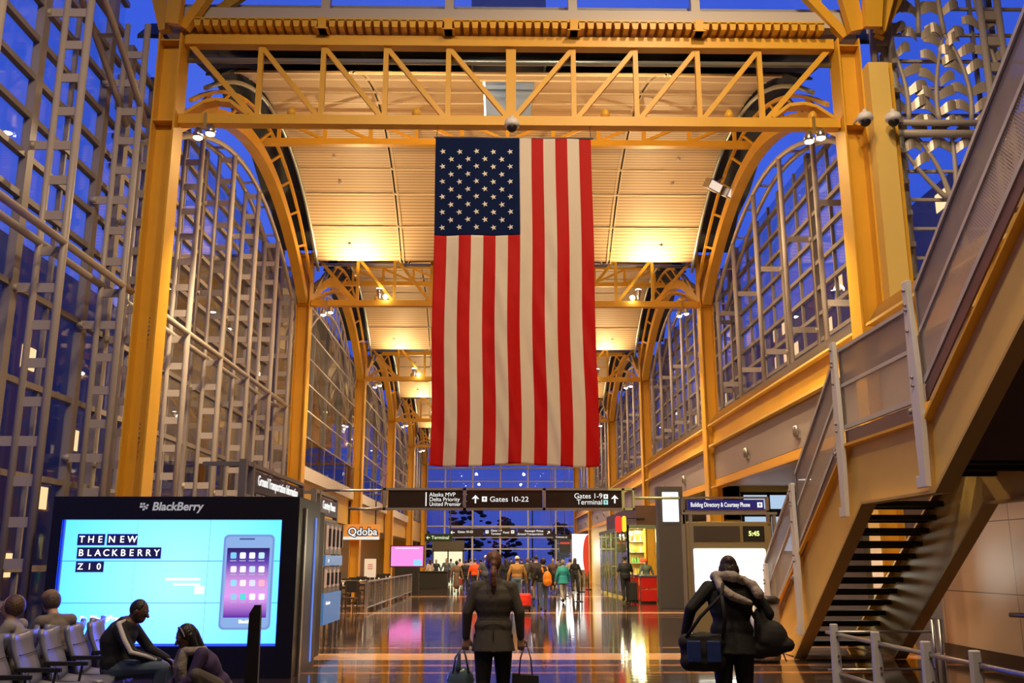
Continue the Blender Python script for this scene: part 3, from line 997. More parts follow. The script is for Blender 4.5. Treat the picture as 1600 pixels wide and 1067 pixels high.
# closed underside of the upper flight, and its treads
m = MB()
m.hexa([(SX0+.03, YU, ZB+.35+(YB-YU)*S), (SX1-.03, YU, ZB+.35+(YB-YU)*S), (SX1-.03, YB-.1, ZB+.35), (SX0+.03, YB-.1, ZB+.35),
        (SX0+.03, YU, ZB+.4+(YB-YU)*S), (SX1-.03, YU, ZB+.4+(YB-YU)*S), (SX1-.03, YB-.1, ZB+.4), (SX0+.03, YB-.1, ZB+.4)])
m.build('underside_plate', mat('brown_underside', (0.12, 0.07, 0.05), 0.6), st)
for k in range(20):
    z = 3.1 + 0.19*(k+1); y_ = YB - .1 - (z-3.1)/S + .1
    m = MB(); m.box(SX0+.03, SX1-.03, y_-.16, y_+.16, z-.05, z); m.build('tread', BLACK, st)
# balustrade of the stair: its own assembly with posts, rails, panels
def mesh_mat():
    mm = bpy.data.materials.new('expanded_metal'); mm.use_nodes = True
    t = mm.node_tree; b = t.nodes['Principled BSDF']
    b.inputs['Base Color'].default_value = (0.62, 0.56, 0.48, 1); b.inputs['Metallic'].default_value = .4; b.inputs['Roughness'].default_value = .4
    tcn = t.nodes.new('ShaderNodeTexCoord'); s = t.nodes.new('ShaderNodeSeparateXYZ'); t.links.new(tcn.outputs['Object'], s.inputs[0])
    def M(op, a, b_=None):
        n = t.nodes.new('ShaderNodeMath'); n.operation = op
        for k, v in enumerate((a, b_)):
            if v is None: continue
            if isinstance(v, (int, float)): n.inputs[k].default_value = v
            else: t.links.new(v, n.inputs[k])
        return n.outputs[0]
    sy = M('SINE', M('MULTIPLY', M('ADD', s.outputs['Y'], s.outputs['Z']), PI/0.045))
    sz = M('SINE', M('MULTIPLY', M('SUBTRACT', s.outputs['Y'], s.outputs['Z']), PI/0.045))
    a = M('MINIMUM', M('ABSOLUTE', sy), M('ABSOLUTE', sz))
    al = M('LESS_THAN', a, 0.42)
    t.links.new(al, b.inputs['Alpha'])
    return mm
MESHM = mesh_mat()
bal = empty('stair_balustrade', (0, 0, 0), label='grey and white balustrade with mesh panels along the yellow staircase', cat='balustrade')
RAILM = mat('pale_rail', (0.56, 0.56, 0.58), 0.35, 0.3)
XB = SX0 - .06
def rail_panel(p0, p1):       # p0,p1: (y, z) of the top rail ends; verticals stay vertical
    (ya, za), (yb, zb) = p0, p1
    def seg(off, w, h, nm, m_):
        g = MB(); g.bar((XB, ya, za-off), (XB, yb, zb-off), w, h); g.build(nm, m_, bal)
    seg(0, .07, .05, 'top_rail', RAILM); seg(.52, .05, .05, 'mid_rail', RAILM); seg(1.12, .05, .06, 'bottom_rail', RAILM)
    for off0, off1, m_, nm in ((.03, .49, FROST, 'glass_panel'), (.55, 1.09, MESHM, 'mesh_panel'), (1.18, 1.35, mat('purple_kick', (0.20, 0.13, 0.14), 0.35, 0.6), 'kick_plate')):
        g = MB(); t = .006 if nm != 'kick_plate' else .012
        g.hexa([(XB-t, ya, za-off1), (XB+t, ya, za-off1), (XB+t, yb, zb-off1), (XB-t, yb, zb-off1),
                (XB-t, ya, za-off0), (XB+t, ya, za-off0), (XB+t, yb, zb-off0), (XB-t, yb, zb-off0)])
        g.build(nm, m_, bal)
    for (yy, zz) in (p0, p1):
        g = MB(); g.bar((XB, yy, zz), (XB, yy, zz-1.14), .04, .04); g.build('frame_bar', STEEL, bal)
P1, P2, P3 = 15.85, 13.45, 10.85
rail_panel((P3+.12, 4.58), (P2-.10, 4.58))
zt2 = 4.58
rail_panel((P2+.12, zt2-.10), (P1-.10, zt2-.10-(P1-P2-.22)*S))
zt1 = zt2 - (P1-P2)*S
rail_panel((P1+.12, zt1-.1), (17.9, zt1-.1-(17.9-P1)*S*.93))
rail_panel((4.0, 4.75+(P3-.12-4.0)*S), (P3-.12, 4.75))
def post(y, zb, zt):
    g = MB()
    n = 9; L = zt-zb
    w = lambda t: .085 + .045*math.sin(PI*min(1, t*1.15)) 
    pts = []
    for k in range(n+1):
        t = k/n; pts.append((t*L+zb, w(t)))
    poly = [(y - ww, z) for z, ww in pts] + [(y + ww*.7, z) for z, ww in reversed(pts)]
    g.prism(poly, 0, XB-.10, XB-.035)
    g.box(XB-.085, XB-.05, y-.05, y+.2, zb, zb+.14)
    g.box(XB-.085, XB-.05, y-.05, y+.2, zb+.85, zb+.95)
    pp = g.build('post', WHITE, bal, bevel=.008)
    for dz in (.12, .3, .36, .62, L*.48, L*.5+.05):
        g = MB(); g.lathe((XB-.11, y-.02, zt-dz), [(.018, -.02), (.018, .02)], 8, 'x'); g.build('bolt', STEELD, pp)
    g = MB(); g.lathe((XB-.1, y+.15, zb+.9), [(.03, -.02), (.03, .02)], 10, 'x'); g.build('bolt', STEELD, pp)
    return pp
post(P1, 0.42, 2.85); post(P2, 2.2, 4.72); post(P3, 2.42, 4.88)
post(17.7, 0.0, 1.55)
# tan stone side wall beyond the stair
m = MB(); m.box(7.75, 8.0, 6.5, 16.9, 0.22, 3.98)
def panel_mat():
    mm = bpy.data.materials.new('tan_stone_panels'); mm.use_nodes = True
    t = mm.node_tree; b = t.nodes['Principled BSDF']
    tcn = t.nodes.new('ShaderNodeTexCoord'); mp = t.nodes.new('ShaderNodeMapping')
    mp.inputs['Rotation'].default_value = (0, PI/2, PI/2)
    br = t.nodes.new('ShaderNodeTexBrick')
    br.inputs['Color1'].default_value = (.62, .46, .34, 1); br.inputs['Color2'].default_value = (.68, .52, .39, 1); br.inputs['Mortar'].default_value = (.12, .09, .08, 1)
    br.inputs['Scale'].default_value = 1; br.inputs['Mortar Size'].default_value = .008
    br.inputs['Brick Width'].default_value = 2.4; br.inputs['Row Height'].default_value = 1.1; br.offset = 0
    t.links.new(tcn.outputs['Object'], mp.inputs[0]); 
    sp_ = t.nodes.new('ShaderNodeSeparateXYZ'); cb = t.nodes.new('ShaderNodeCombineXYZ')
    t.links.new(tcn.outputs['Object'], sp_.inputs[0]); t.links.new(sp_.outputs['Y'], cb.inputs['X']); t.links.new(sp_.outputs['Z'], cb.inputs['Y'])
    t.links.new(cb.outputs[0], br.inputs['Vector']); t.links.new(br.outputs['Color'], b.inputs['Base Color'])
    b.inputs['Roughness'].default_value = .35
    return mm
o = m.build('wall_right', panel_mat()); tag(o, kind='structure')
m = MB(); m.box(7.72, 8.0, 6.5, 16.9, 0.0, 0.22); o = m.build('baseboard_right', mat('dark_base', (.06, .045, .04), .4)); tag(o, kind='structure')

# foreground railing with white tapered posts
rl = empty('floor_railing', (0, 0, 0), label='low railing with tapered white posts and round steel rails in the right foreground', cat='railing')
XRAIL = 3.66
def wpost(x, y, par, h=.93):
    g = MB()
    g.hexa([(x-.06, y-.035, 0), (x+.06, y-.035, 0), (x+.06, y+.035, 0), (x-.06, y+.035, 0),
            (x-.045, y-.03, h), (x+.03, y-.03, h), (x+.03, y+.03, h), (x-.045, y+.03, h)])
    p_ = g.build('post', WHITE, par, bevel=.01)
    for dz in (.09, .14, .33, .38):
        g = MB(); g.lathe((x+.01, y-.036, h-dz), [(.012, -.01), (.012, .01)], 8, 'y'); g.build('bolt', STEELD, p_)
for yy in (10.6, 9.45, 8.35, 7.5, 6.6, 5.7): wpost(XRAIL, yy, rl)
g = MB(); g.tube([(XRAIL+.02, 10.9, .82), (XRAIL+.02, 5.0, .82)], .022, 8); g.build('top_rail', STEEL, rl)
g = MB(); g.tube([(XRAIL+.02, 10.7, .42), (XRAIL+.02, 5.0, .42)], .022, 8); g.build('lower_rail', STEEL, rl)
g = MB(); g.tube([(XRAIL, 10.9, .82), (XRAIL+1.25, 11.0, .82)], .015, 8); g.tube([(XRAIL, 10.9, .42), (XRAIL+1.25, 11.0, .42)], .015, 8)
g.tube([(XRAIL+1.25, 11.0, 0), (XRAIL+1.25, 11.0, .95)], .022, 8); g.tube([(XRAIL+1.33, 11.0, 0), (XRAIL+1.33, 11.0, .95)], .022, 8); g.build('return_rail', STEEL, rl)
# handrail beside the stone wall
hr = empty('wall_handrail', (0, 0, 0), label='bent steel handrail on a white post beside the tan stone wall', cat='handrail')
g = MB(); g.tube([(6.75, 12.2, .92), (6.9, 11.0, .92), (7.4, 9.5, .92)], .03, 8)
g.tube([(6.75, 12.2, .92), (6.6, 12.5, .92)], .03, 8)
g.build('rail', STEEL, hr)
g = MB(); g.box(6.86, 6.98, 11.2, 11.27, 0, .9); g.build('post', WHITE, hr, bevel=.01)
g = MB(); g.tube([(6.95, 11.2, .35), (7.4, 9.5, .35)], .025, 8); g.build('lower_rail', STEEL, hr)

# ------------------------------------------------------------------ leaf screen wall to the right of the first column
Yw = 17.9
lt = empty('leaf_screen', (0, Yw, 0), label='tall taupe metal screen with a branching stem and curved leaves at upper right', cat='metal screen')
LEAF = mat('leaf_metal', (0.50, 0.43, 0.37), 0.35, 0.3)
X0, X1 = 8.1, 10.05
for z in [5.02+.623*k for k in range(20)]:
    m = MB(); m.box(X0, X1+3, -.03, .03, z-.03, z+.03); m.build('cross_bar', TAUPE, lt)
for x in (X0-.28, X1+.12):
    for dx in (0, .38):
        m = MB(); m.tube([(x+dx, -.25, 4.0), (x+dx, -.25, 15.5)], .075, 8); m.build('post_tube', TAUPE, lt)
    for k in range(19):
        m = MB(); m.box(x, x+.38, -.29, -.21, 4.3+.6*k, 4.5+.6*k); m.build('rung', TAUPE, lt)
m = MB(); m.tube([(X0-.2, -.3, 10.08), (X1+.2, -.3, 10.08)], .085, 8); m.build('rail_tube', TAUPE, lt)
m = MB(); m.tube([(X0-.2, -.3, 10.32), (X1+.2, -.3, 10.32)], .07, 8); m.build('rail_tube', TAUPE, lt)
m = MB(); m.box(X0, X0+.06, -.05, .05, 4.2, 15.5); m.box(X1, X1+.06, -.05, .05, 4.2, 15.5); m.build('frame', TAUPE_D, lt)
xc = 9.2; zc = 8.72
m = MB()
for dx in (-.09, .14): m.tube([(xc+dx, -.15, 4.2), (xc+dx, -.15, zc-.35), (xc+dx*.7, -.15, zc)], .06, 8)
m.build('stem', TAUPE, lt)
m = MB(); m.lathe((xc, -.15, zc-.3), [(.05, 0), (.17, .35), (.19, .42)], 14); m.build('stem_collar', TAUPE, lt)
def curve(a, b, c, n=10):
    a, b, c = Vector(a), Vector(b), Vector(c)
    return [a*(1-t)**2 + b*2*t*(1-t) + c*t*t for t in [k/n for k in range(n+1)]]
branches = [((xc-.12, -.15, zc), (xc-.6, -.15, zc+.5), (xc-1.0, -.15, zc+1.2)),
            ((xc-.05, -.15, zc), (xc-.2, -.15, zc+.9), (xc-.75, -.15, zc+1.5)),
            ((xc+.05, -.15, zc+.0), (xc+.15, -.15, zc+.8), (xc+.1, -.15, zc+1.5)),
            ((xc+.12, -.15, zc), (xc+.6, -.15, zc+.6), (xc+1.1, -.15, zc+1.35)),
            ((xc-.75, -.15, zc+1.7), (xc-.6, -.15, zc+2.6), (xc-1.1, -.15, zc+3.8)),
            ((xc+.55, -.15, zc+1.7), (xc+.75, -.15, zc+2.7), (xc+.2, -.15, zc+3.7)),
            ((xc+.2, -.15, zc+3.7), (xc+.05, -.15, zc+5.2), (xc+.35, -.15, zc+6.8)),
            ((xc+1.35, -.15, zc+2.6), (xc+.8, -.15, zc+4.2), (xc+.9, -.15, zc+6.5)),
            ((xc-.1, -.15, zc+1.7), (xc-.2, -.15, zc+2.4), (xc+.15, -.15, zc+3.6)),
            ((xc-1.0, -.15, zc+3.8), (xc-.7, -.15, zc+5.0), (xc-1.0, -.15, zc+6.5)),
            ((xc-.35, -.15, zc+3.7), (xc-.2, -.15, zc+5.2), (xc-.5, -.15, zc+6.8))]
for b in branches:
    m = MB(); m.tube(curve(*b), .055, 8, .035); m.build('branch', TAUPE, lt)
def leaf(x, z, s, L=.30, up=.12, tw=.12):
    bm = MB(); n = 6; w = .24
    ring = []
    for k in range(n+1):
        t = k/n
        px = x + s*L*t; pz = z + up*math.sin(t*PI*.7) - .03*t
        py = -.15 - tw*math.sin(t*PI)
        hw = w*(.55+.45*math.sin(PI*min(1, .15+t*.75)))/1.0*.5
        sk = .10*(1-t)
        ring.append(((px, py, pz-hw-sk), (px, py, pz+hw-sk), (px, py-.012, pz+hw-sk), (px, py-.012, pz-hw-sk)))
    vs = [[bm.bm.verts.new(q) for q in r] for r in ring]
    for a, b in zip(vs, vs[1:]):
        for q in range(4): bm._f([a[q], a[(q+1) % 4], b[(q+1) % 4], b[q]])
    bm._f(vs[0]); bm._f(vs[-1])
    return bm.build('leaf', LEAF, lt)
rndl = random.Random(4)
for bi, b in enumerate(branches):
    if bi < 4:
        cs = curve(*b, n=4)[3:]
    else:
        cs = curve(*b, n=5)[0:]
    for p in cs:
        if p.z > 15.2: continue
        for s in (-1, 1):
            leaf(p.x + s*.05, p.z + rndl.uniform(-.05, .05), s, L=rndl.uniform(.30, .40), up=rndl.uniform(.05, .13), tw=rndl.uniform(.02, .10))
nwin[0] += 1
root = empty(f'window_{nwin[0]}', (0, 0, 0), kind='structure')
m = MB(); m.box(XR+.9, 20, Yw+.35, Yw+.36, 4.1, 18); m.build('glass_pane', GLASS, root)
m = MB()
for k in range(5): m.box(X0+2.6*k-.06, X0+2.6*k+.06, Yw+.3, Yw+.4, 4.1, 18)
m.build('mullion', TAUPE_D, root)
# box column beside the first right column
bc = empty('box_column', (7.55, 17.05, 0), label='wide flat faced yellow box column beside the nearest right column', cat='column')
m = MB(); m.box(-.22, .18, -.2, .2, 6.35, 11.25); m.build('shaft', YPALE, bc)
m = MB(); m.box(.19, .30, -.1, .2, 6.35, 11.3); m.build('side_channel', YELLOW, bc)
m = MB(); m.box(-.3, .35, -.25, .25, 6.3, 6.36); m.build('base_plate', YELLOW, bc)
# ------------------------------------------------------------------ the flag
FY = YC[0] - 0.25
fx0, fx1 = on_y(681, 217, FY).x, on_y(923, 217, FY).x
fz1 = on_y(800, 217, FY).z
fz0 = on_y(800, 727, FY).z
FW, FH = fx1-fx0, fz1-fz0
flag = empty('flag', (fx0, FY, fz0), label='huge American flag hung vertically from the nearest truss, stars at upper left', cat='flag')
def flag_y(u, v):       # folds of the cloth, deeper towards the foot
    d = (1-v)
    return (0.05*math.sin(u*FW*7.2+1.2*math.sin(v*5)) * (0.25+d*1.0) + 0.022*math.sin(u*31+v*9)*d
            + 0.03*math.sin(v*4+u*2) + .02*math.sin(u*22-v*13)*max(0, d-.15)*(u > .5) + (0.026*math.sin(u*60+v*34)*max(0, d-.2) if u > .38 else 0.006*math.sin(v*60+u*40)*d))
def flag_x(u, v): return u*FW*(1.0+0.012*(1-v)) + 0.02*(1-v)*math.sin(v*11)
RED = mat('flag_red', (0.58, 0.012, 0.010), 0.6, spec=.25, bump=.9, bscale=2.2); FWHITE = mat('flag_white', (0.84, 0.78, 0.70), 0.45, spec=.3, bump=1.0, bscale=2.6); NAVY = mat('flag_navy', (0.010, 0.022, 0.10), 0.8, spec=.1)
def translucent(m_, c):
    t = m_.node_tree; b = t.nodes['Principled BSDF']; out = [n for n in t.nodes if n.type == 'OUTPUT_MATERIAL'][0]
    tr = t.nodes.new('ShaderNodeBsdfTranslucent'); tr.inputs[0].default_value = (*c, 1)
    mx = t.nodes.new('ShaderNodeMixShader'); mx.inputs[0].default_value = 0.35
    t.links.new(b.outputs[0], mx.inputs[1]); t.links.new(tr.outputs[0], mx.inputs[2]); t.links.new(mx.outputs[0], out.inputs[0])
translucent(RED, (0.85, 0.03, 0.02)); translucent(FWHITE, (0.9, 0.8, 0.65)); translucent(NAVY, (0.02, 0.03, 0.14))
CW, CV = 7/13, 1 - 160/510     # canton width share and its lower edge
bm = bmesh.new()
NU, NV = 13*9, 150
g = []
for j in range(NV+1):
    v = j/NV
    g.append([bm.verts.new((flag_x(i_/NU, v), flag_y(i_/NU, v), v*FH - (0.03*math.sin(i_/NU*9)*(1-v)**3))) for i_ in range(NU+1)])
for j in range(NV):
    for i_ in range(NU):
        u, v = (i_+.5)/NU, (j+.5)/NV
        if u < CW and v > CV: continue
        f = bm.faces.new([g[j][i_], g[j][i_+1], g[j+1][i_+1], g[j+1][i_]]); f.smooth = True
        f.material_index = int(u*13) % 2
me = bpy.data.meshes.new('stripes'); bm.to_mesh(me); bm.free(); me.materials.append(RED); me.materials.append(FWHITE)
o = bpy.data.objects.new('stripes', me); C.objects.link(o); o.parent = flag
sd = o.modifiers.new('thickness', 'SOLIDIFY'); sd.thickness = .004
bm = bmesh.new()
n0, n1 = 63, 48
g = [[bm.verts.new((flag_x(CW*i_/n0, CV+(1-CV)*j/n1), flag_y(CW*i_/n0, CV+(1-CV)*j/n1), (CV+(1-CV)*j/n1)*FH)) for i_ in range(n0+1)] for j in range(n1+1)]
for j in range(n1):
    for i_ in range(n0):
        f = bm.faces.new([g[j][i_], g[j][i_+1], g[j+1][i_+1], g[j+1][i_]]); f.smooth = True
me = bpy.data.meshes.new('canton'); bm.to_mesh(me); bm.free(); me.materials.append(NAVY)
can = bpy.data.objects.new('canton', me); C.objects.link(can); can.parent = flag
sd = can.modifiers.new('thickness', 'SOLIDIFY'); sd.thickness = .004
STARM = mat('star_white', (0.72, 0.70, 0.66), 0.5)
for r in range(11):
    nst = 5 if r % 2 == 0 else 4
    for k in range(nst):
        u = CW*((.5 if nst == 5 else 1.0) + k)/5*1.0 - CW*0.01
        v = 1 - (1-CV)*(0.145 + 0.775*r/10)
        bmx = bmesh.new(); vs = []
        R = 0.063
        for q in range(10):
            a = PI/2 + q*PI/5 + .25
            rr = R if q % 2 == 0 else R*.40
            uu, vv = u + rr*math.cos(a)/FW, v + rr*math.sin(a)/FH
            vs.append(bmx.verts.new((flag_x(uu, vv), flag_y(uu, vv)-.012, vv*FH)))
        cv = bmx.verts.new((flag_x(u, v), flag_y(u, v)-.014, v*FH))
        for q in range(10): bmx.faces.new([cv, vs[q], vs[(q+1) % 10]])
        me = bpy.data.meshes.new('star'); bmx.to_mesh(me); bmx.free(); me.materials.append(STARM)
        s_ = bpy.data.objects.new('star', me); C.objects.link(s_); s_.parent = can
m = MB(); m.tube([(-.03, 0, FH+.02), (FW+.05, 0, FH+.02)], .022, 8); m.build('hanging_pole', STEELD, flag)
m = MB(); m.tube([(0.02, 0, FH), (0.02, .2, Z_BC-fz0)], .006, 5); m.tube([(FW, 0, FH), (FW, .2, Z_BC-fz0)], .006, 5); m.build('hanging_wire', BLACKM, flag)

# ------------------------------------------------------------------ spotlights on the trusses, cameras
BULB = emis('spot_bulb', (1.0, 0.95, 0.85), 22)
def spot_pair(x, y, z, label, up=False, group='twin spotlights on the trusses', tw=1):
    r = empty('twin_spotlight', (x, y, z), label=label, cat='spotlight', group=group)
    m = MB(); m.box(-.03, .03, -.03, .03, -.05, .3); m.bar((-.14, 0, 0), (.14, 0, -.06), .05, .05); m.build('bracket', mat('brass_bracket', (.7, .5, .15), .3, .8), r)
    for dx, dz in ((-.12, -.10), (.12, -.02)):
        dx *= tw
        m = MB(); m.lathe((dx, -.02, dz-.14), [(.10, 0), (.105, .06), (.06, .2), (.03, .22)], 12); h = m.build('housing', STEEL, r)
        m = MB(); m.lathe((dx, -.02, dz-.165), [(.03, -.02), (.085, .01), (.085, .025)], 12); m.build('bulb', BULB, h)
    return r
def cam_dome(x, y, z, label, s=1.0, br=.4):
    r = empty('security_camera', (x, y, z), label=label, cat='security camera')
    m = MB(); m.lathe((0, 0, 0), [(.03*s, .22*s), (.05*s, .16*s), (.125*s, .12*s), (.145*s, .04*s), (.14*s, 0), (.10*s, -.02*s)], 18); m.build('housing', WHITE, r)
    m = MB(); m.sphere((0, 0, -.02*s), .10*s, 14, 8); m.build('dome', BLACK, r)
    m = MB(); m.bar((0, 0, .2*s), (0, br, .2*s), .04, .04); m.build('bracket', WHITE, r)
for i in range(5):
    yy = YC[i]
    for s, nm in ((-1, 'left'), (1, 'right')):
        spot_pair(CX+s*6.05, yy-.15, Z_BC-.2, f'twin white spotlight under the {nm} end of the {ORD[i]} truss')
    if i:
        for s, nm in ((-1, 'left'), (1, 'right')):
            r = empty('flood_light', (CX+s*(4.55 if s > 0 else 4.3), yy-.2, Z_BC+.12), label=f'bright floodlight on the bottom chord of the {ORD[i]} truss, {nm} of the flag', cat='floodlight', group='floodlights on the trusses')
            m = MB(); m.lathe((0, 0, 0), [(.05, 0), (.04, .05), (.11, .3), (.115, .34)], 12); m.build('housing', STEEL, r)
            m = MB(); m.lathe((0, 0, .345), [(.10, 0), (.10, .02)], 12); m.build('bulb', BULB, r)
            m = MB(); m.sphere((-.22*s, -.06, .06), .085, 10, 6); m.build('globe', BULB, r)
p = on_y(800, 190, YC[0]-.25)
cam_dome(p.x, p.y, p.z-.1, 'white dome camera under the middle of the nearest truss, just above the flag', 1.05, .15)
p = on_y(1352, 188, 16.6); cam_dome(p.x, p.y, p.z, 'left white dome camera of the pair on the nearest right column', 1.05, .56)
p = on_y(1396, 188, 16.55); cam_dome(p.x, p.y, p.z, 'right white dome camera of the pair beside the nearest right column', 1.05, .28)
# square floodlight boxes on the right arch
for (px, py, lb) in ((1114, 290, 'left square floodlight box on the right arch of the first bay'), (1143, 304, 'right square floodlight box on the right arch of the first bay')):
    p = on_y(px, py, 26.5)
    r = empty('box_floodlight', p, label=lb, cat='floodlight')
    m = MB(); m.box(-.24, .24, -.16, .16, -.15, .15); hh = m.build('housing', STEEL, r, bevel=.02); hh.rotation_euler = (.5, .25, .5)
    m = MB(); m.box(-.21, .21, -.165, -.16, -.12, .12); gl_ = m.build('lens', emis('floodlens', (1, .8, .62), .9), r); gl_.rotation_euler = (.5, .25, .5)
    m = MB(); m.bar((0, 0, 0), (.5, 0, .4), .04, .04); m.build('arm', STEEL, r)

# ------------------------------------------------------------------ video wall
VY = 13.9
va, vb = on_y(88, 776, VY), on_y(470, 778, VY)
vw = vb.x - va.x; vh = va.z
vwl = empty('video_wall', (va.x, VY, 0), label='huge black framed video wall showing a cyan phone advertisement at lower left', cat='video wall')
BK = mat('cabinet_black', (0.008, 0.008, 0.014), 0.35)
s0 = on_y(101, 808, VY) - Vector((va.x, VY, 0)); s1 = on_y(442, 812, VY) - Vector((va.x, VY, 0)); s2 = on_y(438, 1009, VY) - Vector((va.x, VY, 0))
sx0, sx1, sz1, sz0 = s0.x, s1.x, s1.z, s2.z
m = MB()
m.box(0, vw, .06, 1.6, 0, vh); m.box(0, sx0, -.06, .06, 0, vh); m.box(sx1, vw, -.06, .06, 0, vh)
m.box(sx0, sx1, -.06, .06, 0, sz0); m.box(sx0, sx1, -.06, .06, sz1, vh)
m.build('cabinet', BK, vwl)
# the picture: light turquoise, paler towards one side of the artwork
sm_ = bpy.data.materials.new('screen_picture'); sm_.use_nodes = True
t = sm_.node_tree; b = t.nodes['Principled BSDF']
tcn = t.nodes.new('ShaderNodeTexCoord'); vd = t.nodes.new('ShaderNodeVectorMath'); vd.operation = 'DISTANCE'
vd.inputs[1].default_value = ((sx0+sx1)/2+.1, 0, (sz0+sz1)/2)
t.links.new(tcn.outputs['Object'], vd.inputs[0])
cr = t.nodes.new('ShaderNodeValToRGB'); cr.color_ramp.elements[0].color = (.035, .088, 1.0, 1); cr.color_ramp.elements[1].color = (.009, .065, 1.0, 1)
mrs = t.nodes.new('ShaderNodeMapRange'); mrs.inputs['From Max'].default_value = 2.0
t.links.new(vd.outputs['Value'], mrs.inputs[0]); t.links.new(mrs.outputs[0], cr.inputs[0])
t.links.new(cr.outputs[0], b.inputs['Emission Color']); b.inputs['Emission Strength'].default_value = 14.0; b.inputs['Base Color'].default_value = (0, 0, 0, 1)
pw_, ph_ = (sx1-sx0)/3, (sz1-sz0)/3
for a in range(3):
    for c in range(3):
        m = MB(); m.box(sx0+pw_*a+.004, sx0+pw_*(a+1)-.004, .03, .05, sz0+ph_*c+.004, sz0+ph_*(c+1)-.004); m.build('display_panel', sm_, vwl)
m = MB(); m.box(sx0, sx1, .045, .058, sz0, sz1); m.build('bezel', emis('bezel_glow', (.03, .12, .45), .6), vwl)
# blue edge glow strip inside the frame
m = MB(); e = .03
m.box(sx0-.0, sx0+.018, -.0, .03, sz0, sz1); m.box(sx0, sx1, -.0, .03, sz0, sz0+.03)
m.build('edge_light', emis('edge_blue', (.02, .06, 1.0), 1.6), vwl)
def scr(px, py): 
    q = on_y(px, py, VY); return q.x - va.x, q.z
NVY = emis('tile_navy', (.01, .012, .12), .5)
LET = emis('tile_letter', (1, 1, 1), 1.6)
ry = .02
def tile(x0p, x1p, y0p, y1p, word, n):
    x0, z1 = scr(x0p, y0p); x1, z0 = scr(x1p, y1p)
    m = MB(); m.box(x0, x1, ry, ry+.008, z0, z1); tl = m.build('headline_tile', NVY, vwl)
    st_ = (x1-x0)/len(word)
    for k, chh in enumerate(word):
        text('headline_letter', chh, (z1-z0)*.82, LET, tl, (x0+st_*(k+.5), ry-.003, (z0+z1)/2), FACE, 'CENTER', .002, bold=.001)
tile(121, 162, 834, 852, 'THE', 3); tile(167, 213, 834, 852, 'NEW', 3); tile(120, 250, 855, 873, 'BLACKBERRY', 10); tile(118, 160, 877, 894, 'Z10', 3)
def logo(xp, yp, size, m_, par, yy_, word='BlackBerry'):
    x, z = scr(xp, yp)
    text('brand_lettering', word, size, m_, par, (x, yy_, z), FACE, 'LEFT', .003, shear=.15, bold=.004)
    for (a, c) in ((0, 2), (1, 2), (.3, 1), (1.3, 1), (2.3, 1.5), (0-.1, 0+1), (1.0, 0), (2.0, .5), (.0, 0)):
        if (a, c) == (0, 0): continue
        m = MB(); u = size*.24; xx = x - size*1.05 + a*u; zz = z - size*.32 + c*u
        m.hexa([(xx, yy_-.004, zz), (xx+u*.7, yy_-.004, zz), (xx+u*.7, yy_+.004, zz), (xx, yy_+.004, zz),
                (xx+u*.12, yy_-.004, zz+u*.7), (xx+u*.82, yy_-.004, zz+u*.7), (xx+u*.82, yy_+.004, zz+u*.7), (xx+u*.12, yy_+.004, zz+u*.7)])
        m.build('logo_mark', m_, par)
logo(240, 792, .165, mat('grey_letter', (.55, .57, .62), .4, emit=(.5, .55, .65), estr=.35), vwl, -.064)
logo(138, 967, .12, LET, vwl, ry)
m = MB()
for (a, b_, yy_, w_) in ((258, 312, 905, 1.8), (270, 312, 913, 1.8), (303, 318, 922, 6)):
    x0, z = scr(a, yy_); x1, _ = scr(b_, yy_); m.box(x0, x1, ry, ry+.005, z-.009*w_, z+.009*w_)
m.build('caption_line', emis('pale_caption', (1, .85, .9), 1.2), vwl)
# the phone in the advertisement
px0, pz1 = scr(350, 835); px1, pz0 = scr(421, 984)
def rrect(x0, x1, z0, z1, r, n=5):
    out = []
    for cx_, cz_, a0 in ((x1-r, z1-r, 0), (x0+r, z1-r, PI/2), (x0+r, z0+r, PI), (x1-r, z0+r, 1.5*PI)):
        for k in range(n+1):
            a = a0 + PI/2*k/n; out.append((cx_+r*math.cos(a), cz_+r*math.sin(a)))
    return out
m = MB(); m.prism(rrect(px0, px1, pz0, pz1, .07), 1, ry, ry+.008); ph = m.build('phone_picture', emis('phone_body', (.22, .36, .78), .9), vwl)
m = MB(); m.prism(rrect(px0+.03, px1-.03, pz0+.03, pz1-.03, .06), 1, ry-.003, ry); m.build('phone_front', emis('phone_front', (.30, .50, .90), .9), ph)
qx0, qz1 = scr(355, 856); qx1, qz0 = scr(415, 965)
pm = bpy.data.materials.new('phone_screen'); pm.use_nodes = True
t = pm.node_tree; b = t.nodes['Principled BSDF']; tcn = t.nodes.new('ShaderNodeTexCoord'); sz_ = t.nodes.new('ShaderNodeSeparateXYZ')
t.links.new(tcn.outputs['Object'], sz_.inputs[0]); mrs = t.nodes.new('ShaderNodeMapRange'); mrs.inputs['From Min'].default_value = qz0; mrs.inputs['From Max'].default_value = qz1
cr = t.nodes.new('ShaderNodeValToRGB'); cr.color_ramp.elements[0].color = (.10, .02, .35, 1); cr.color_ramp.elements[1].color = (.02, .01, .10, 1)
for pp_, cc in ((.30, (.75, .32, .85, 1)), (.5, (.65, .30, .75, 1)), (.8, (.10, .05, .40, 1))):
    el = cr.color_ramp.elements.new(pp_); el.color = cc
t.links.new(sz_.outputs['Z'], mrs.inputs[0]); t.links.new(mrs.outputs[0], cr.inputs[0]); t.links.new(cr.outputs[0], b.inputs['Emission Color']); b.inputs['Emission Strength'].default_value = 1.1; b.inputs['Base Color'].default_value = (0, 0, 0, 1)
m = MB(); m.box(qx0, qx1, ry-.006, ry-.002, qz0, qz1); m.build('phone_screen', pm, ph)
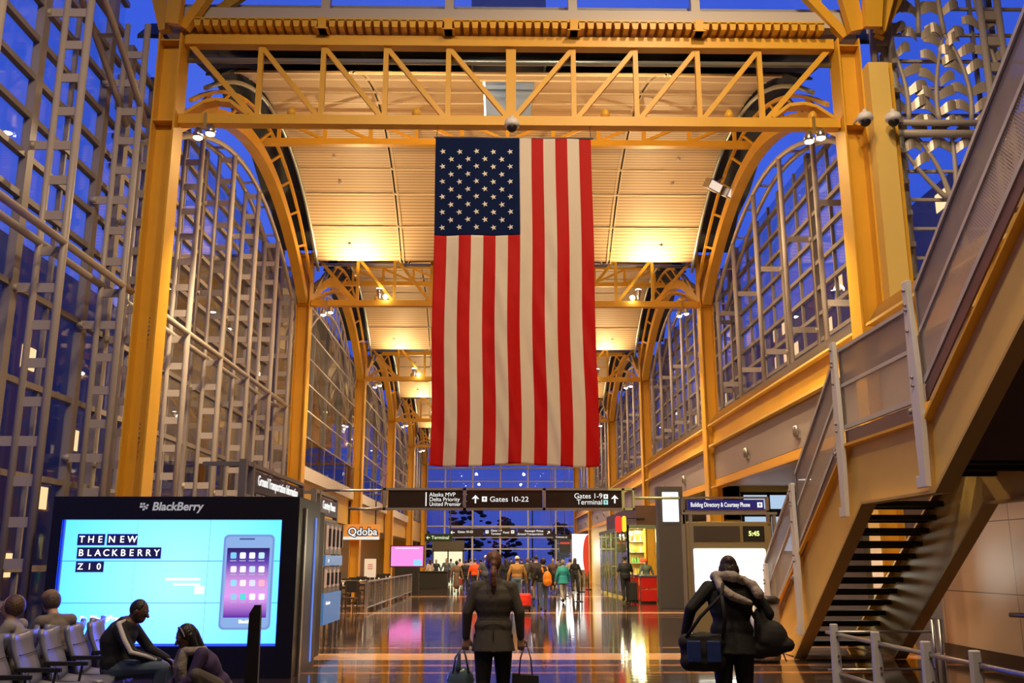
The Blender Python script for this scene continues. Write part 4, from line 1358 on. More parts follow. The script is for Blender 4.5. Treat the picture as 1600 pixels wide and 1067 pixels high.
icols = [(.2, .6, .9), (.95, .95, 1), (.9, .9, 1), (.5, .8, 1), (.95, .85, .95), (1, .9, .9), (.6, .75, 1), (.9, .95, 1), (.3, .7, .9), (1, .85, .8), (.7, .75, 1), (1, .45, .55), (.3, .6, .8), (.1, .7, .7), (.95, .9, 1), (.9, .9, 1)]
for r_ in range(4):
    for c_ in range(4):
        cxp, czp = scr(364.5 + c_*14.6, 868 + r_*21.5)
        m = MB(); m.prism(rrect(cxp-.042, cxp+.042, czp-.042, czp+.045, .015, 2), 1, ry-.009, ry-.006); m.build('app_icon', emis(f'icon_{r_*4+c_}', icols[r_*4+c_], 1.1), ph)
        m = MB(); m.box(cxp-.045, cxp+.045, ry-.009, ry-.006, czp-.078, czp-.065); m.build('icon_caption', emis('icon_caption', (.6, .5, .8), .9), ph)
x, z = scr(387, 969); text('phone_lettering', 'BlackBerry', .06, LET, ph, (x, ry-.009, z-.02), FACE, 'CENTER', .001, bold=.002)
m = MB(); x0, z0_ = scr(374, 842); x1, _ = scr(398, 842); m.box(x0, x1, ry-.006, ry-.003, z0_-.012, z0_+.012); m.build('earpiece', emis('earpiece', (.08, .14, .4), .8), ph)
# side return of the cabinet with its pale post and thin blue line
m = MB(); m.box(vw, vw+.03, .3, .42, 0, vh-.15); m.build('side_post', STEEL, vwl)
m = MB(); m.box(vw+.0, vw+.02, 1.2, 1.23, .1, vh-.25); m.build('side_light_line', emis('blue_line', (.15, .3, 1), .8), vwl)

# ------------------------------------------------------------------ overhead direction sign
SY = 21.0
def sgn(px, py): return on_y(px, py, SY)
a, b_ = sgn(596, 797), sgn(990, 763)
root = empty('direction_sign', (0, SY, 0), label='long overhead sign pointing to Gates 10-22 and Gates 1-9, below the flag', cat='sign')
FRM = mat('sign_frame', (.36, .33, .31), .35, .6)
FRG = mat('sign_frame_end', (.50, .56, .26), .4, .3)
m = MB()
m.box(a.x, b_.x, -.08, .08, a.z, a.z+.05); m.box(a.x, b_.x, -.08, .08, b_.z-.05, b_.z)
for px in (601, 726, 850): x = sgn(px, 780).x; m.box(x-.03, x+.03, -.08, .08, a.z, b_.z)
m.build('frame', FRM, root)
m = MB(); x = sgn(973, 780).x; m.box(x-.03, x+.03, -.085, .085, a.z, b_.z); x = b_.x; m.box(x-.04, x, -.085, .085, a.z, b_.z); m.box(sgn(973, 780).x, x, -.085, .085, a.z, a.z+.05); m.box(sgn(950, 780).x, x, -.085, .085, b_.z-.05, b_.z)
m.build('end_frame', FRG, root)
for p0, p1 in ((607, 723), (730, 847), (853, 970)):
    m = MB(); m.box(sgn(p0, 780).x, sgn(p1, 780).x, -.06, .06, a.z+.05, b_.z-.05); m.build('sign_panel', SIGNB, root)
def st(s, px, py, hpx, m_=TXT, al='LEFT', xs=1.0, name='lettering', Y=SY, par=None, bold=.002):
    q = on_y(px, py, Y); size = hpx*1.38*(on_y(px, py-10, Y).z-q.z)/10
    return text(name, s, size, m_, par or root, (q.x, -.066, q.z), FACE, al, .003, xs, bold=bold)
st('Alaska MVP', 671, 773.2, 6.4, xs=.98, bold=0); st('Delta Priority', 671, 780.6, 6.4, xs=.98, bold=0); st('United Premier', 671, 788, 6.4, xs=.90, bold=0)
q = sgn(666, 780); m = MB(); m.box(q.x-.012, q.x+.012, -.066, -.06, q.z-.15, q.z+.15); m.build('divider_line', TXT, root)
st('Gates 10-22', 765, 780.5, 8.2, xs=1.1, bold=.0); st('Gates 1-9', 941, 775.5, 8.2, al='RIGHT', xs=1.0, bold=.0); st('Terminal', 941, 785, 8.2, al='RIGHT', xs=1.0, bold=.0)
def arrow(px, py, hpx, par, m_, Y, ang=0):
    q = on_y(px, py, Y); u = (on_y(px, py-10, Y).z-q.z)/10*hpx
    ca, sa = math.cos(ang), math.sin(ang)
    m = MB()
    for poly in ([(0, .5), (.46, .02), (.24, .02), (0, .22)], [(0, .5), (0, .22), (-.24, .02), (-.46, .02)], [(.09, .3), (.09, -.5), (-.09, -.5), (-.09, .3)]):
        m.prism([(q.x+(x*ca-z*sa)*u, q.z+(x*sa+z*ca)*u) for x, z in poly], 1, -.069, -.062)
    return m.build('arrow', m_, par)
def pict(px, py, wpx, par, Y, m_=TXT):
    q = on_y(px, py, Y); u = (on_y(px, py-10, Y).z-q.z)/10*wpx/2
    m = MB(); m.box(q.x-u, q.x+u, -.068, -.062, q.z-u, q.z+u); o = m.build('pictogram', m_, par)
    m = MB(); m.box(q.x-u*.15, q.x+u*.15, -.070, -.068, q.z-u*.6, q.z+u*.6); m.box(q.x-u*.55, q.x+u*.55, -.070, -.068, q.z, q.z+u*.25); m.build('symbol', SIGNB, o)
arrow(743, 780, 13, root, TXT, SY); arrow(960, 780, 13, root, TXT, SY); pict(757, 780, 8, root, SY); pict(946, 776, 7, root, SY); pict(946, 785, 7, root, SY, emis('sign_cyan', (.4, .85, .8), 1))
m = MB(); q = sgn(992, 778); 
m.tube([(q.x, 0, q.z), (sgn(1061, 778).x, 0, q.z)], .03, 8); m.build('support_bar', FRG, root)
m = MB(); m.tube([(sgn(506, 776).x, 0, b_.z-.05), (a.x, 0, b_.z-.05)], .03, 8); m.tube([(sgn(545, 795).x, 0, a.z+.03), (a.x, 0, a.z+.03)], .03, 8)
m.build('support_bar', STEEL, root)

def roof_z(Y):
    t_ = ((Y - YC[0]) % BAY)/BAY
    return vz(min(max(t_, .12), .95)) + .03
# far row of overhead signs
SY2 = 50.0
far = empty('direction_sign', (0, SY2, 0), label='far overhead row of three dark direction panels, centred under the long sign', cat='sign')
def s2(px, py): return on_y(px, py, SY2)
for p0, p1 in ((702, 755), (757, 807), (809, 862)):
    u, v = s2(p0, 838), s2(p1, 826); m = MB(); m.box(u.x, v.x, -.06, .06, u.z, v.z); m.build('sign_panel', SIGNB, far)
u, v = s2(700, 839), s2(864, 825); m = MB(); m.box(u.x, v.x, -.05, .08, v.z, v.z+.05); m.box(u.x, v.x, -.05, .08, u.z-.05, u.z); m.build('frame', FRM, far)
arrow(707, 832, 7, far, TXT, SY2, PI/2); st('Gates 10-22', 715, 831, 3.6, Y=SY2, par=far, xs=1.0); pict(761, 831, 5, far, SY2)
st('Gates 1-9', 767, 829, 3.2, Y=SY2, par=far); st('Terminal', 767, 834, 3.2, Y=SY2, par=far); st('Food', 786, 832, 3.4, Y=SY2, par=far); pict(801, 831, 5, far, SY2)
st('Passenger Pickup', 849, 829.5, 3.1, Y=SY2, par=far, al='RIGHT'); st('Ground Transportation', 849, 834.5, 3.1, Y=SY2, par=far, al='RIGHT'); arrow(857, 832, 6, far, TXT, SY2, -.75)
m = MB()
for px in (703, 861): q = s2(px, 826); m.tube([(q.x, 0, q.z), (q.x, 0, roof_z(SY2))], .015, 5)
m.build('hanging_rod', STEELD, far)
ts = empty('terminal_sign', (0, SY2-1, 0), label='small dark sign reading Terminal with a left arrow, left of the far sign row', cat='sign')
u, v = on_y(664, 846, SY2-1), on_y(707, 834, SY2-1); m = MB(); m.box(u.x, v.x, -.06, .06, u.z, v.z); m.build('sign_panel', mat('sign_green_black', (.012, .03, .014), .35), ts)
arrow(669, 840, 6, ts, TXTY, SY2-1, PI/2); st('Terminal', 674, 840, 5.2, TXTY, Y=SY2-1, par=ts, xs=1.1); 
m = MB(); m.tube([(u.x+.1, 0, v.z), (u.x+.1, 0, roof_z(SY2-1))], .015, 5); m.tube([(v.x-.1, 0, v.z), (v.x-.1, 0, roof_z(SY2-1))], .015, 5); m.build('hanging_rod', STEELD, ts)
s3 = empty('overhead_sign', (0, 61.5, 0), label='small distant dark overhead sign right of the far sign row', cat='sign')
u, v = on_y(862, 843, 61.5), on_y(893, 835, 61.5); m = MB(); m.box(u.x, v.x, -.05, .05, u.z, v.z); m.build('sign_panel', SIGNB, s3); st('Concourse', 868, 839, 3.0, Y=61.5, par=s3)
m = MB(); m.tube([(u.x+.1, 0, v.z), (u.x+.1, 0, roof_z(61.5))], .015, 5); m.tube([(v.x-.1, 0, v.z), (v.x-.1, 0, roof_z(61.5))], .015, 5); m.build('hanging_rod', STEELD, s3)
s4 = empty('hanging_screen', (0, 55, 0), label='dark hanging display with a red stripe near the bright white poster', cat='screen')
u, v = on_y(874, 863, 55), on_y(891, 841, 55); m = MB(); m.box(u.x, v.x, -.06, .06, u.z, v.z); m.build('panel', mat('slate', (.03, .035, .05), .4), s4)
q0, q1 = on_y(875, 850, 55), on_y(890, 847, 55); m = MB(); m.box(q0.x, q1.x, -.066, -.06, q0.z, q1.z); m.build('red_stripe', emis('red_stripe', (.8, .05, .05), .8), s4)
m = MB(); m.tube([((u.x+v.x)/2, 0, v.z), ((u.x+v.x)/2, 0, roof_z(55))], .02, 5); m.build('hanging_rod', STEELD, s4)

# ------------------------------------------------------------------ left kiosk frames and phone rack
def side_sign(x, y0, y1, z0, z1, words, label):
    r = empty('information_kiosk_sign', (x, y0, 0), label=label, cat='sign')
    L = y1-y0
    for yy, zt in ((0, z1+.08), (.45, z1+.08), (L, z1)):
        m = MB(); m.box(-.05, .05, yy-.05, yy+.05, 0, zt); m.build('post', STEELD, r)
    m = MB(); m.box(-.04, .04, 0, L, z1-.0, z1+.06); m.box(-.04, .04, 0, L, z0-.12, z0-.06); m.box(-.04, .04, 0, L, z0-.3, z0-.26); m.box(-.6, .04, -.03, .03, z1-.02, z1+.04)
    m.build('rail', STEELD, r)
    m = MB(); m.box(-.04, .045, .5, L-.06, z0, z1-.05); p_ = m.build('sign_panel', SIGNB, r)
    text('lettering', words, (z1-z0)*.62, TXT, r, (.052, L-.45 if False else .7, (z0+z1)/2), (PI/2, 0, PI/2), 'LEFT', .003, .9)
    return r
side_sign(-3.75, 14.9-.9, 18.2, 2.62, 2.98, 'Ground Transportation Information', 'dark kiosk sign in a steel frame rising behind the video wall')
rack = side_sign(-3.56, 18.5, 21.0, 2.5, 2.88, 'Courtesy Phones', 'second dark kiosk sign in a steel frame above the phone rack')
rk = empty('phone_rack', (-3.40, 18.9, 0), label='steel rack of courtesy phone panels with blue bands between video wall and cafe', cat='phone rack')
m = MB()
for yy in (0, 2.0): m.box(-.06, .0, yy-.04, yy+.04, 0, 2.35)
for yy in (.6, 1.4): m.tube([(-.03, yy, 0), (-.03, yy, .9)], .025, 8)
m.build('post', STEEL, rk)
for z0, z1 in ((1.72, 2.34), (.98, 1.48)):
    for k in range(4):
        m = MB(); m.box(-.05, .02, .06+k*.48, .50+k*.48, z0, z1); p_ = m.build('phone_panel', STEELD, rk, bevel=.01)
        m = MB(); m.box(.02, .035, .10+k*.48, .30+k*.48, z0+.1, z1-.06); m.build('poster', emis('rack_poster', (.75, .42, .30), .55), p_)
        m = MB(); m.box(.02, .07, .34+k*.48, .42+k*.48, z0+.15, z1-.12); m.build('handset', BLACK, p_)
BLUEP = mat('blue_panel', (.06, .22, .55), .35, emit=(.05, .18, .5), estr=.45)
m = MB(); m.box(-.02, .04, 0, 2.05, 1.50, 1.70); b1 = m.build('blue_band', BLUEP, rk)
m = MB(); m.box(-.02, .04, -.0, 2.05, .38, .97); m.build('blue_board', BLUEP, rk)
text('lettering', 'air', .13, TXT, rk, (.045, .3, 1.6), (PI/2, 0, PI/2), 'LEFT', .002); text('lettering', 'Information', .10, TXT, rk, (.045, .25, .78), (PI/2, 0, PI/2), 'LEFT', .002)
# tall dark cabinet side between video wall and rack
bx = empty('dark_cabinet', (-3.1, 16.6, 0), label='tall dark cabinet standing between the video wall and the phone rack', cat='cabinet')
m = MB(); m.box(-.48, 0, 0, .6, 0, 2.42); m.build('body', mat('charcoal_laminate', (.022, .02, .02), .5), bx, bevel=.01)
m = MB(); m.box(-.5, .03, -.03, .63, 2.42, 2.48); m.build('top_panel', STEELD, bx)

# black blade post at the near left
p = on_floor(400, 1067); q = on_y(400, 945, 9.6)
bp_ = empty('blade_post', (q.x, 9.6, 0), label='thin black pointed post in front of the phone picture on the video wall', cat='post')
m = MB(); m.hexa([(-.07, -.03, 0), (.07, -.03, 0), (.07, .03, 0), (-.07, .03, 0), (-.055, -.025, q.z-.08), (.055, -.025, q.z-.08), (.055, .025, q.z-.08), (-.055, .025, q.z-.08)])
m.hexa([(-.055, -.025, q.z-.08), (.055, -.025, q.z-.08), (.055, .025, q.z-.08), (-.055, .025, q.z-.08), (-.01, -.02, q.z), (.05, -.02, q.z), (.05, .02, q.z), (-.01, .02, q.z)])
m.build('blade', BLACK, bp_); m = MB(); m.lathe((0, 0, 0), [(.2, 0), (.2, .015), (.1, .03)], 16); m.build('base', BLACK, bp_)

# ------------------------------------------------------------------ airport seats in front of the video wall
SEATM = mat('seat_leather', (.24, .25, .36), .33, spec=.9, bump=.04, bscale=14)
sr = empty('airport_seat_row', (-4.3, 8.3, 0), label='row of linked black padded seats lit blue by the video wall at lower left', cat='seats')
def shell(yc, back):
    g = MB(); n, k_ = 8, 8; g.smooth = True
    rows_ = []
    for i_ in range(n+1):
        v = i_/n
        row = []
        for j in range(k_+1):
            u = (j/k_-.5)
            if back:
                z = .44 + .47*v; x = -.10 - .16*v + .06*abs(2*u)**2.2*(.5+.5*v) + .015*math.sin(v*PI*2)
                y_ = yc + u*(.50 - .04*v); z += .03*abs(2*u)**3*v
            else:
                x = -.10 + .50*v; z = .43 - .03*math.sin(v*PI) + .05*abs(2*u)**2.5 - .03*max(0, v-.85)*6; y_ = yc + u*.48
            ca_, sa_ = math.cos(.12), math.sin(.12); xd, yd = x, y_-yc
            row.append((xd*ca_-yd*sa_, yc+xd*sa_+yd*ca_, z))
        rows_.append(row)
    off = Vector((-.05, 0, .0)) if back else Vector((0, 0, -.05))
    top = [[g.bm.verts.new(p_) for p_ in r] for r in rows_]; bt = [[g.bm.verts.new(Vector(p_)+off) for p_ in r] for r in rows_]
    for i_ in range(n):
        for j in range(k_):
            g._f([top[i_][j], top[i_][j+1], top[i_+1][j+1], top[i_+1][j]]); g._f([bt[i_][j], bt[i_+1][j], bt[i_+1][j+1], bt[i_][j+1]])
    for i_ in range(n):
        g._f([top[i_][0], top[i_+1][0], bt[i_+1][0], bt[i_][0]]); g._f([top[i_][k_], bt[i_][k_], bt[i_+1][k_], top[i_+1][k_]])
    for j in range(k_):
        g._f([top[0][j], bt[0][j], bt[0][j+1], top[0][j+1]]); g._f([top[n][j], top[n][j+1], bt[n][j+1], bt[n][j]])
    return g
SY_ = [-.57, 0, .57, 1.14, 1.71, 2.28, 2.85]
for yc in SY_:
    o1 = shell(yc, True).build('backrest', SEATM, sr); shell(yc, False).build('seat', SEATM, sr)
    m = MB()
    for v in (.30, .62): 
        z = .44+.47*v; m.tube([(-.085-.16*v+.06*abs(2*u)**2.2*(.5+.5*v)+.012*math.sin(v*PI*2)+.004, yc+u*.47, z+.03*abs(2*u)**3*v) for u in [k/8-.5 for k in range(9)]], .004, 5)
    m.tube([(-.085-.16*v, yc, .44+.47*v) for v in (0.02, .15, .30)], .004, 5)
    for v_ in m.bm.verts:
        xd, yd = v_.co.x, v_.co.y-yc; v_.co.x = xd*math.cos(.12)-yd*math.sin(.12); v_.co.y = yc+xd*math.sin(.12)+yd*math.cos(.12)
    m.build('stitching', BLACKM, o1)
for yc in [y_-.285 for y_ in SY_] + [SY_[-1]+.285]:
    m = MB(); m.box(-.12, .30, yc-.025, yc+.025, .60, .64); m.tube([(.25, yc, .6), (.22, yc, .36)], .014, 6); m.tube([(-.08, yc, .6), (-.06, yc, .36)], .014, 6); m.build('armrest', BLACK, sr, bevel=.01)
m = MB(); m.box(.05, .13, SY_[0]-.3, SY_[-1]+.3, .32, .38); m.build('beam', STEELD, sr)
for yc in (-.3, 1.4, 2.9):
    m = MB(); m.bar((.09, yc, .34), (.09, yc, .03), .05, .05); m.bar((-.2, yc, .02), (.38, yc, .02), .05, .04); m.build('leg', STEEL, sr)
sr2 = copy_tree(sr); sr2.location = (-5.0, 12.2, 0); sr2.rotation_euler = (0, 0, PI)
sr2['label'] = 'second row of linked seats behind, its back to the nearer row, at the left edge'
sr2.location = (-5.05, 11.3, 0)

# ------------------------------------------------------------------ trash bin
p = on_floor(1196, 1034)
tb = empty('trash_bin', (p.x, p.y, 0), label='brushed steel trash bin with black lid beside the foot of the staircase', cat='trash bin')
m = MB(); m.lathe((0, 0, .03), [(.235, 0), (.25, .03), (.27, .9)], 28); m.build('body', STEEL, tb)
m = MB(); m.lathe((0, 0, .93), [(.28, 0), (.29, .05), (.22, .10), (.12, .10)], 28); m.build('lid', BLACK, tb)
m = MB(); m.lathe((0, 0, 0), [(.23, 0), (.23, .04)], 24); m.build('base', BLACK, tb)

# ------------------------------------------------------------------ building directory on the right
DY = 21.0
def dp(px, py): return on_y(px, py, DY)
dr = empty('directory_kiosk', (0, DY, 0), label='metal building directory with bright white map screen and clock reading 5:45', cat='directory')
xl, xr = dp(1064, 800).x, dp(1213, 800).x
OL = mat('olive_metal', (.30, .25, .14), .4, .5)
m = MB()
for x in (xl, xl+.16, xr-.1): m.box(x, x+.07, -.05, .05, 0, dp(1064, 800).z)
m.box(xl, xr, -.06, .06, dp(1064, 804).z, dp(1064, 800).z)
m.build('frame', STEELD, dr)
u, v = dp(1078, 990), dp(1204, 815); m = MB(); m.box(u.x, v.x, -.03, .12, .1, v.z); m.build('cabinet', OL, dr, bevel=.01)
u, v = dp(1085, 925), dp(1195, 857); m = MB(); m.prism(rrect(u.x, v.x, u.z, v.z, .05), 1, -.045, -.03); m.build('map_screen', emis('white_screen', (1, .98, .84), 2.6), dr)
u, v = dp(1084, 846), dp(1155, 822); m = MB(); m.box(u.x, v.x, -.04, -.03, u.z, v.z); m.build('dark_display', mat('dark_display', (.06, .05, .045), .2), dr)
u, v = dp(1161, 846), dp(1193, 822); m = MB(); m.box(u.x, v.x, -.04, -.03, u.z, v.z); m.build('clock_display', BLACK, dr)
st('5:45', 1177, 834, 7.5, emis('clock_led', (.85, .95, .25), 2.0), 'CENTER', Y=DY, par=dr, name='clock_digits')
u, v = dp(1074, 797), dp(1192, 781); m = MB(); m.box(u.x, v.x, -.06, .04, u.z, v.z); m.build('sign_panel', mat('navy_sign', (.01, .012, .06), .3, emit=(.02, .02, .25), estr=.4), dr)
m = MB(); v1 = dp(1200, 779); m.box(u.x-.1, v1.x, -.05, .05, u.z-.04, u.z); m.box(u.x-.1, v1.x, -.05, .05, v1.z, v1.z+.04); m.box(v1.x-.06, v1.x, -.05, .05, 0+u.z-.3, v1.z)
m.box(u.x-.12, u.x-.06, -.05, .05, u.z-.3, v1.z); m.build('sign_frame', STEEL, dr)
st('Building Directory & Courtesy Phone', 1078, 789, 7, TXT, Y=DY, par=dr, xs=.64)
pict(1186, 789, 8, dr, DY)
lamp('directory_glow', 'AREA', (dp(1140, 890).x, DY-.1, dp(1140, 890).z), 25, (1, .98, .85), (dp(1140, 890).x, DY-3, 1.0), size=1.0)

# tall poster totem
TY = 33.0
def tp(px, py): return on_y(px, py, TY)
tt = empty('advertising_totem', (0, TY, 0), label='tall dark totem with a glowing white panel on top, left of the directory', cat='totem')
u, v = tp(1033, 945), tp(1066, 760); m = MB(); m.box(u.x, v.x, 0, .5, 0, v.z); m.build('body', mat('totem_grey', (.07, .07, .075), .35), tt, bevel=.01)
u, v = tp(1036, 815), tp(1059, 769); m = MB(); m.box(u.x, v.x, -.03, .0, u.z, v.z); m.build('lit_panel', emis('white_blue', (.8, .88, 1), 2.2), tt)

# ------------------------------------------------------------------ glass shop with red counters
gs = empty('glass_shop', (0, 40, 0), label='glass fronted sweet shop with yellow lit shelves on the right', cat='shop')
x0, x1 = on_y(972, 900, 42).x, XR+.1
def gp(px, py, Y): 
    q_ = on_y(px, py, Y); return q_
m = MB(); m.box(x0, x0+.08, 0, .08, 0, 3.0); m.box(x0+1.2, x0+1.28, 0, .08, 0, 3.0); m.box(x1-.3, x1, 0, .08, 0, 3.0)
m.box(x0, x1, 0, .08, 2.9, 3.05); m.box(x0, x1, 0, .06, 0, .1)
m.box(x0-.02, x0+.06, 0, 11, 2.9, 3.05)
for k in range(6): m.box(x0, x0+.06, 2*k, 2*k+.06, 0, 3.0)
m.build('frame', mat('green_steel', (.25, .33, .22), .35, .5), gs)
m = MB(); m.box(x0+.02, x0+.03, .1, 11, .1, 2.9); m.build('glass_pane', GLASS, gs)
m = MB(); m.box(x0+.85, x1+1.5, 6.0, 6.15, 0, 3.0); m.box(x1+1.4, x1+1.5, 0, 11, 0, 3.0); m.box(x0+.1, x1+1.5, 10.9, 11, 0, 3.0); m.build('back_wall', mat('shop_wall', (.70, .58, .20), .6), gs)
m = MB()
for z in (.5, 1.0, 1.5, 2.0, 2.5): m.box(x0+.9, x1+1.3, 5.5, 6.0, z-.03, z)
m.build('shelf', WHITE, gs)
m = MB(); m.box(x0+.4, x1+.5, 0, 11, 3.05, 3.85); m.build('fascia', mat('brown_fascia', (.13, .075, .05), .4, .3), gs)
rnd = random.Random(9)
for k in range(60):
    zz = (.5, 1.0, 1.5, 2.0, 2.5)[k % 5]; xx = x0+1.0 + (k//5)*.13
    cc = ((.85, .75, .1), (.8, .1, .06), (.2, .55, .12), (.9, .85, .6), (.9, .4, .05))[rnd.randrange(5)]
    m = MB(); r_ = .05; m.lathe((0, 0, 0), [(r_, 0), (r_*1.1, .12), (r_*.6, .2), (r_*.6, .24)], 8)
    o = m.build('candy_jar', mat('jar_%d%d%d' % tuple(int(c*9) for c in cc), cc, .3, emit=cc, estr=.25)); o.location = (xx, 45.7, zz)
    tag(o, ('lowest', 'second', 'third', 'fourth', 'top')[k % 5] + f' shelf, {("first", "second", "third", "fourth", "fifth", "sixth", "seventh", "eighth", "ninth", "tenth", "eleventh", "twelfth")[k//5]} jar from the glass corner in the sweet shop', 'jar', 'jars on the shop shelves')
for (xx, yy) in ((x0+.8, 2.5), (x0+.8, 5), (x0+.8, 8)):
    lamp('shop_lamp', 'POINT', (xx, 40+yy, 2.7), 150, (1, .9, .45), size=.15)
for yy in (2.5, 5, 8):
    m = MB(); m.lathe((x0+.8, yy, 2.78), [(.12, 0), (.12, .1)], 12); m.build('ceiling_lamp', emis('shop_bulb', (1, .92, .6), 8), gs)
RC = mat('red_counter', (.62, .02, .015), .3)
for k, (xa, xb, yy, lb) in enumerate(((on_y(986, 930, 39).x, on_y(998, 930, 39).x, 38.9, 'narrow red shop counter, left of the wider red one'), (on_y(1003, 930, 37.5).x, on_y(1027, 930, 37.5).x, 37.5, 'wide red shop counter in front of the sweet shop'))):
    c_ = empty('shop_counter', (xa, yy, 0), label=lb, cat='counter')
    w_ = xb-xa
    m = MB(); m.box(0, w_, 0, .6, .06, .5); m.box(0, w_, 0, .6, .54, .98); m.build('body', RC, c_, bevel=.01)
    m = MB(); m.box(-.03, w_+.03, -.03, .63, .98, 1.04); m.build('top', mat('blue_grey_top', (.10, .12, .18), .3), c_)
    m = MB(); m.box(.03, w_-.03, .03, .57, 0, .06); m.build('plinth', BLACK, c_)
# upright M sign : plain red and yellow shop letter sign
ms = empty('shop_sign', (on_y(971, 830, 39.8).x, 39.8, 0), label='upright red and yellow lit shop sign beside the brown fascia', cat='sign')
z0, z1 = on_y(972, 832, 39.8).z, on_y(972, 806, 39.8).z
m = MB(); m.prism(rrect(-.25, .02, z0, z1, .12), 1, -.06, .06); m.build('red_letter', emis('sign_red', (.85, .03, .02), 1.0), ms)
m = MB(); m.prism(rrect(.04, .2, z0+.02, z1, .08), 1, -.06, .06); m.build('yellow_letter', emis('sign_yel', (1, .65, .02), 1.3), ms)
m = MB(); m.bar((0, .15, z1-.1), (1.0, .15, z1-.1), .05, .05); m.build('bracket', BLACK, ms)
# pale yellow shop facade and the white/red display beyond
m = MB(); m.box(XR-.1, XR+.3, 59, 71.9, 0, 3.88); o = m.build('wall_right', mat('lit_yellow_wall', (.80, .62, .22), .5)); tag(o, kind='structure')
dv = empty('lit_display', (XR-.45, 74.2, 0), label='bright white shop display with a red oval banner at the far right', cat='display')
m = MB(); m.box(-.9, .9, .1, .2, 0.9, 3.6); m.build('white_panel', emis('white_glow', (1, .97, .9), 1.3), dv)
m = MB(); m.prism([(.42*math.cos(a)+.35, 1.95+1.6*math.sin(a)) for a in [2*PI*k/28 for k in range(28)]], 1, -.02, .08); m.build('red_oval', emis('oval_red', (.85, .05, .02), .9), dv)
m = MB(); m.box(-1.0, -.9, 0, .3, 0, 3.6); m.box(-1.0, -.3, -.5, 0, 0, 1.1); m.build('counter', STEELD, dv)
lamp('display_glow', 'AREA', (XR-2, 71.5, 2.2), 120, (1, .95, .85), (XR-2.5, 60, 1), size=2)
for k, xx in enumerate((XR+1.1-2.0,)):
    po = empty('checkpoint_desk', (on_y(951, 915, 60).x, 57, 0), label='grey desk standing against the pale yellow column at far right', cat='desk')
    m = MB(); m.box(-.6, .5, 0, .7, 0, 1.15); m.build('body', mat('desk_grey', (.10, .10, .11), .4), po, bevel=.02)
    m = MB(); m.box(-.65, .55, -.05, .75, 1.15, 1.2); m.build('top', STEELD, po)
    m = MB(); m.box(-.2, .2, .3, .34, 1.2, 1.5); m.build('monitor', BLACK, po)
# ------------------------------------------------------------------ cafe on the left
qd = empty('restaurant_sign', (0, 44.2, 0), label='orange backlit Qdoba restaurant sign on the left between two columns', cat='sign')
u, v = on_y(536, 843, 44.2), on_y(593, 819, 44.2)
m = MB(); m.box(u.x, v.x, 0, .2, u.z, v.z); m.build('sign_box', mat('orange_sign', (.5, .17, .03), .4, emit=(.85, .33, .06), estr=.55), qd)
m = MB(); m.box(u.x, v.x, -.02, .0, u.z, u.z+.13); m.build('white_strip', emis('strip_white', (.95, .9, .8), .9), qd)
st('Qdoba', 544, 831, 12, emis('q_out', (.02, .06, .12), .5), Y=44.2, par=qd, xs=1.0, bold=.05).location.y = -.03
st('Qdoba', 544, 831, 12, TXT, Y=44.2, par=qd, xs=1.0, bold=.004).location.y = -.04
for xx in (u.x+.2, v.x-.2):
    m = MB(); m.bar((xx, .1, v.z), (xx, .1, 4.3), .05, .05); m.build('hanger', BLACK, qd)
cc_ = empty('cafe_counter', (-7.9, 38, 0), label='tan cafe counter with a dark grille front behind the phone rack', cat='counter')
m = MB(); m.box(0, 1.5, 0, .8, 0, 1.15); m.build('body', mat('tan_laminate', (.50, .34, .18), .5), cc_, bevel=.01)
m = MB(); m.box(.3, .95, -.02, 0, .1, .95); m.build('grille', BLACK, cc_)
m = MB(); m.box(-.05, 1.55, -.05, .85, 1.15, 1.2); m.build('top', mat('counter_top', (.25, .18, .12), .3), cc_)
mb = empty('menu_board', (on_y(578, 900, 40).x, 40, 0), label='white freestanding menu board behind the dark cafe chair', cat='menu board')
z0, z1 = on_y(578, 902, 40).z, on_y(578, 873, 40).z
m = MB(); m.box(-.24, .24, -.01, .01, z0, z1); m.build('board', mat('paper_white', (.8, .74, .68), .5, emit=(.8, .7, .6), estr=.25), mb)
m = MB(); m.tube([(0, .02, 0), (0, .02, z0+.2)], .02, 6); m.lathe((0, .02, 0), [(.18, 0), (.18, .02)], 14); m.build('stand', STEELD, mb)
m = MB(); 
for k in range(3): m.box(-.1, .1, -.014, -.01, z1-.25-k*.08, z1-.22-k*.08)
m.build('printed_line', mat('red_ink', (.5, .08, .05), .5), mb)
WOODD = mat('dark_wood', (.06, .035, .02), .35)
def chair(x, y, rz, label):
    r = empty('cafe_chair', (x, y, 0), rz, label, 'chair', 'dark cafe chairs')
    m = MB(); m.box(-.21, .21, -.21, .21, .43, .48); m.build('seat', WOODD, r, bevel=.01)
    m = MB(); m.box(-.21, .21, -.22, -.18, .62, .98); m.build('backrest', BLACKM, r)
    for sx in (-.18, .18):
        for sy in (-.19, .18):
            m = MB(); m.box(sx-.02, sx+.02, sy-.02, sy+.02, 0, .44 if sy > 0 else .98); m.build('leg', WOODD, r)
    return r
def table(x, y, label):
    r = empty('cafe_table', (x, y, 0), 0, label, 'table', 'cafe tables')
    m = MB(); m.box(-.38, .38, -.38, .38, .72, .76); m.build('tabletop', mat('table_wood', (.30, .18, .09), .25), r, bevel=.01)
    m = MB(); m.tube([(0, 0, 0.03), (0, 0, .72)], .035, 8); m.build('pedestal', BLACK, r)
    m = MB(); m.lathe((0, 0, 0), [(.25, 0), (.25, .02), (.05, .05)], 14); m.build('base', BLACK, r)
chair(on_floor(582, 945).x, 30.5, PI*.95, 'nearest dark cafe chair, in front of the menu board')
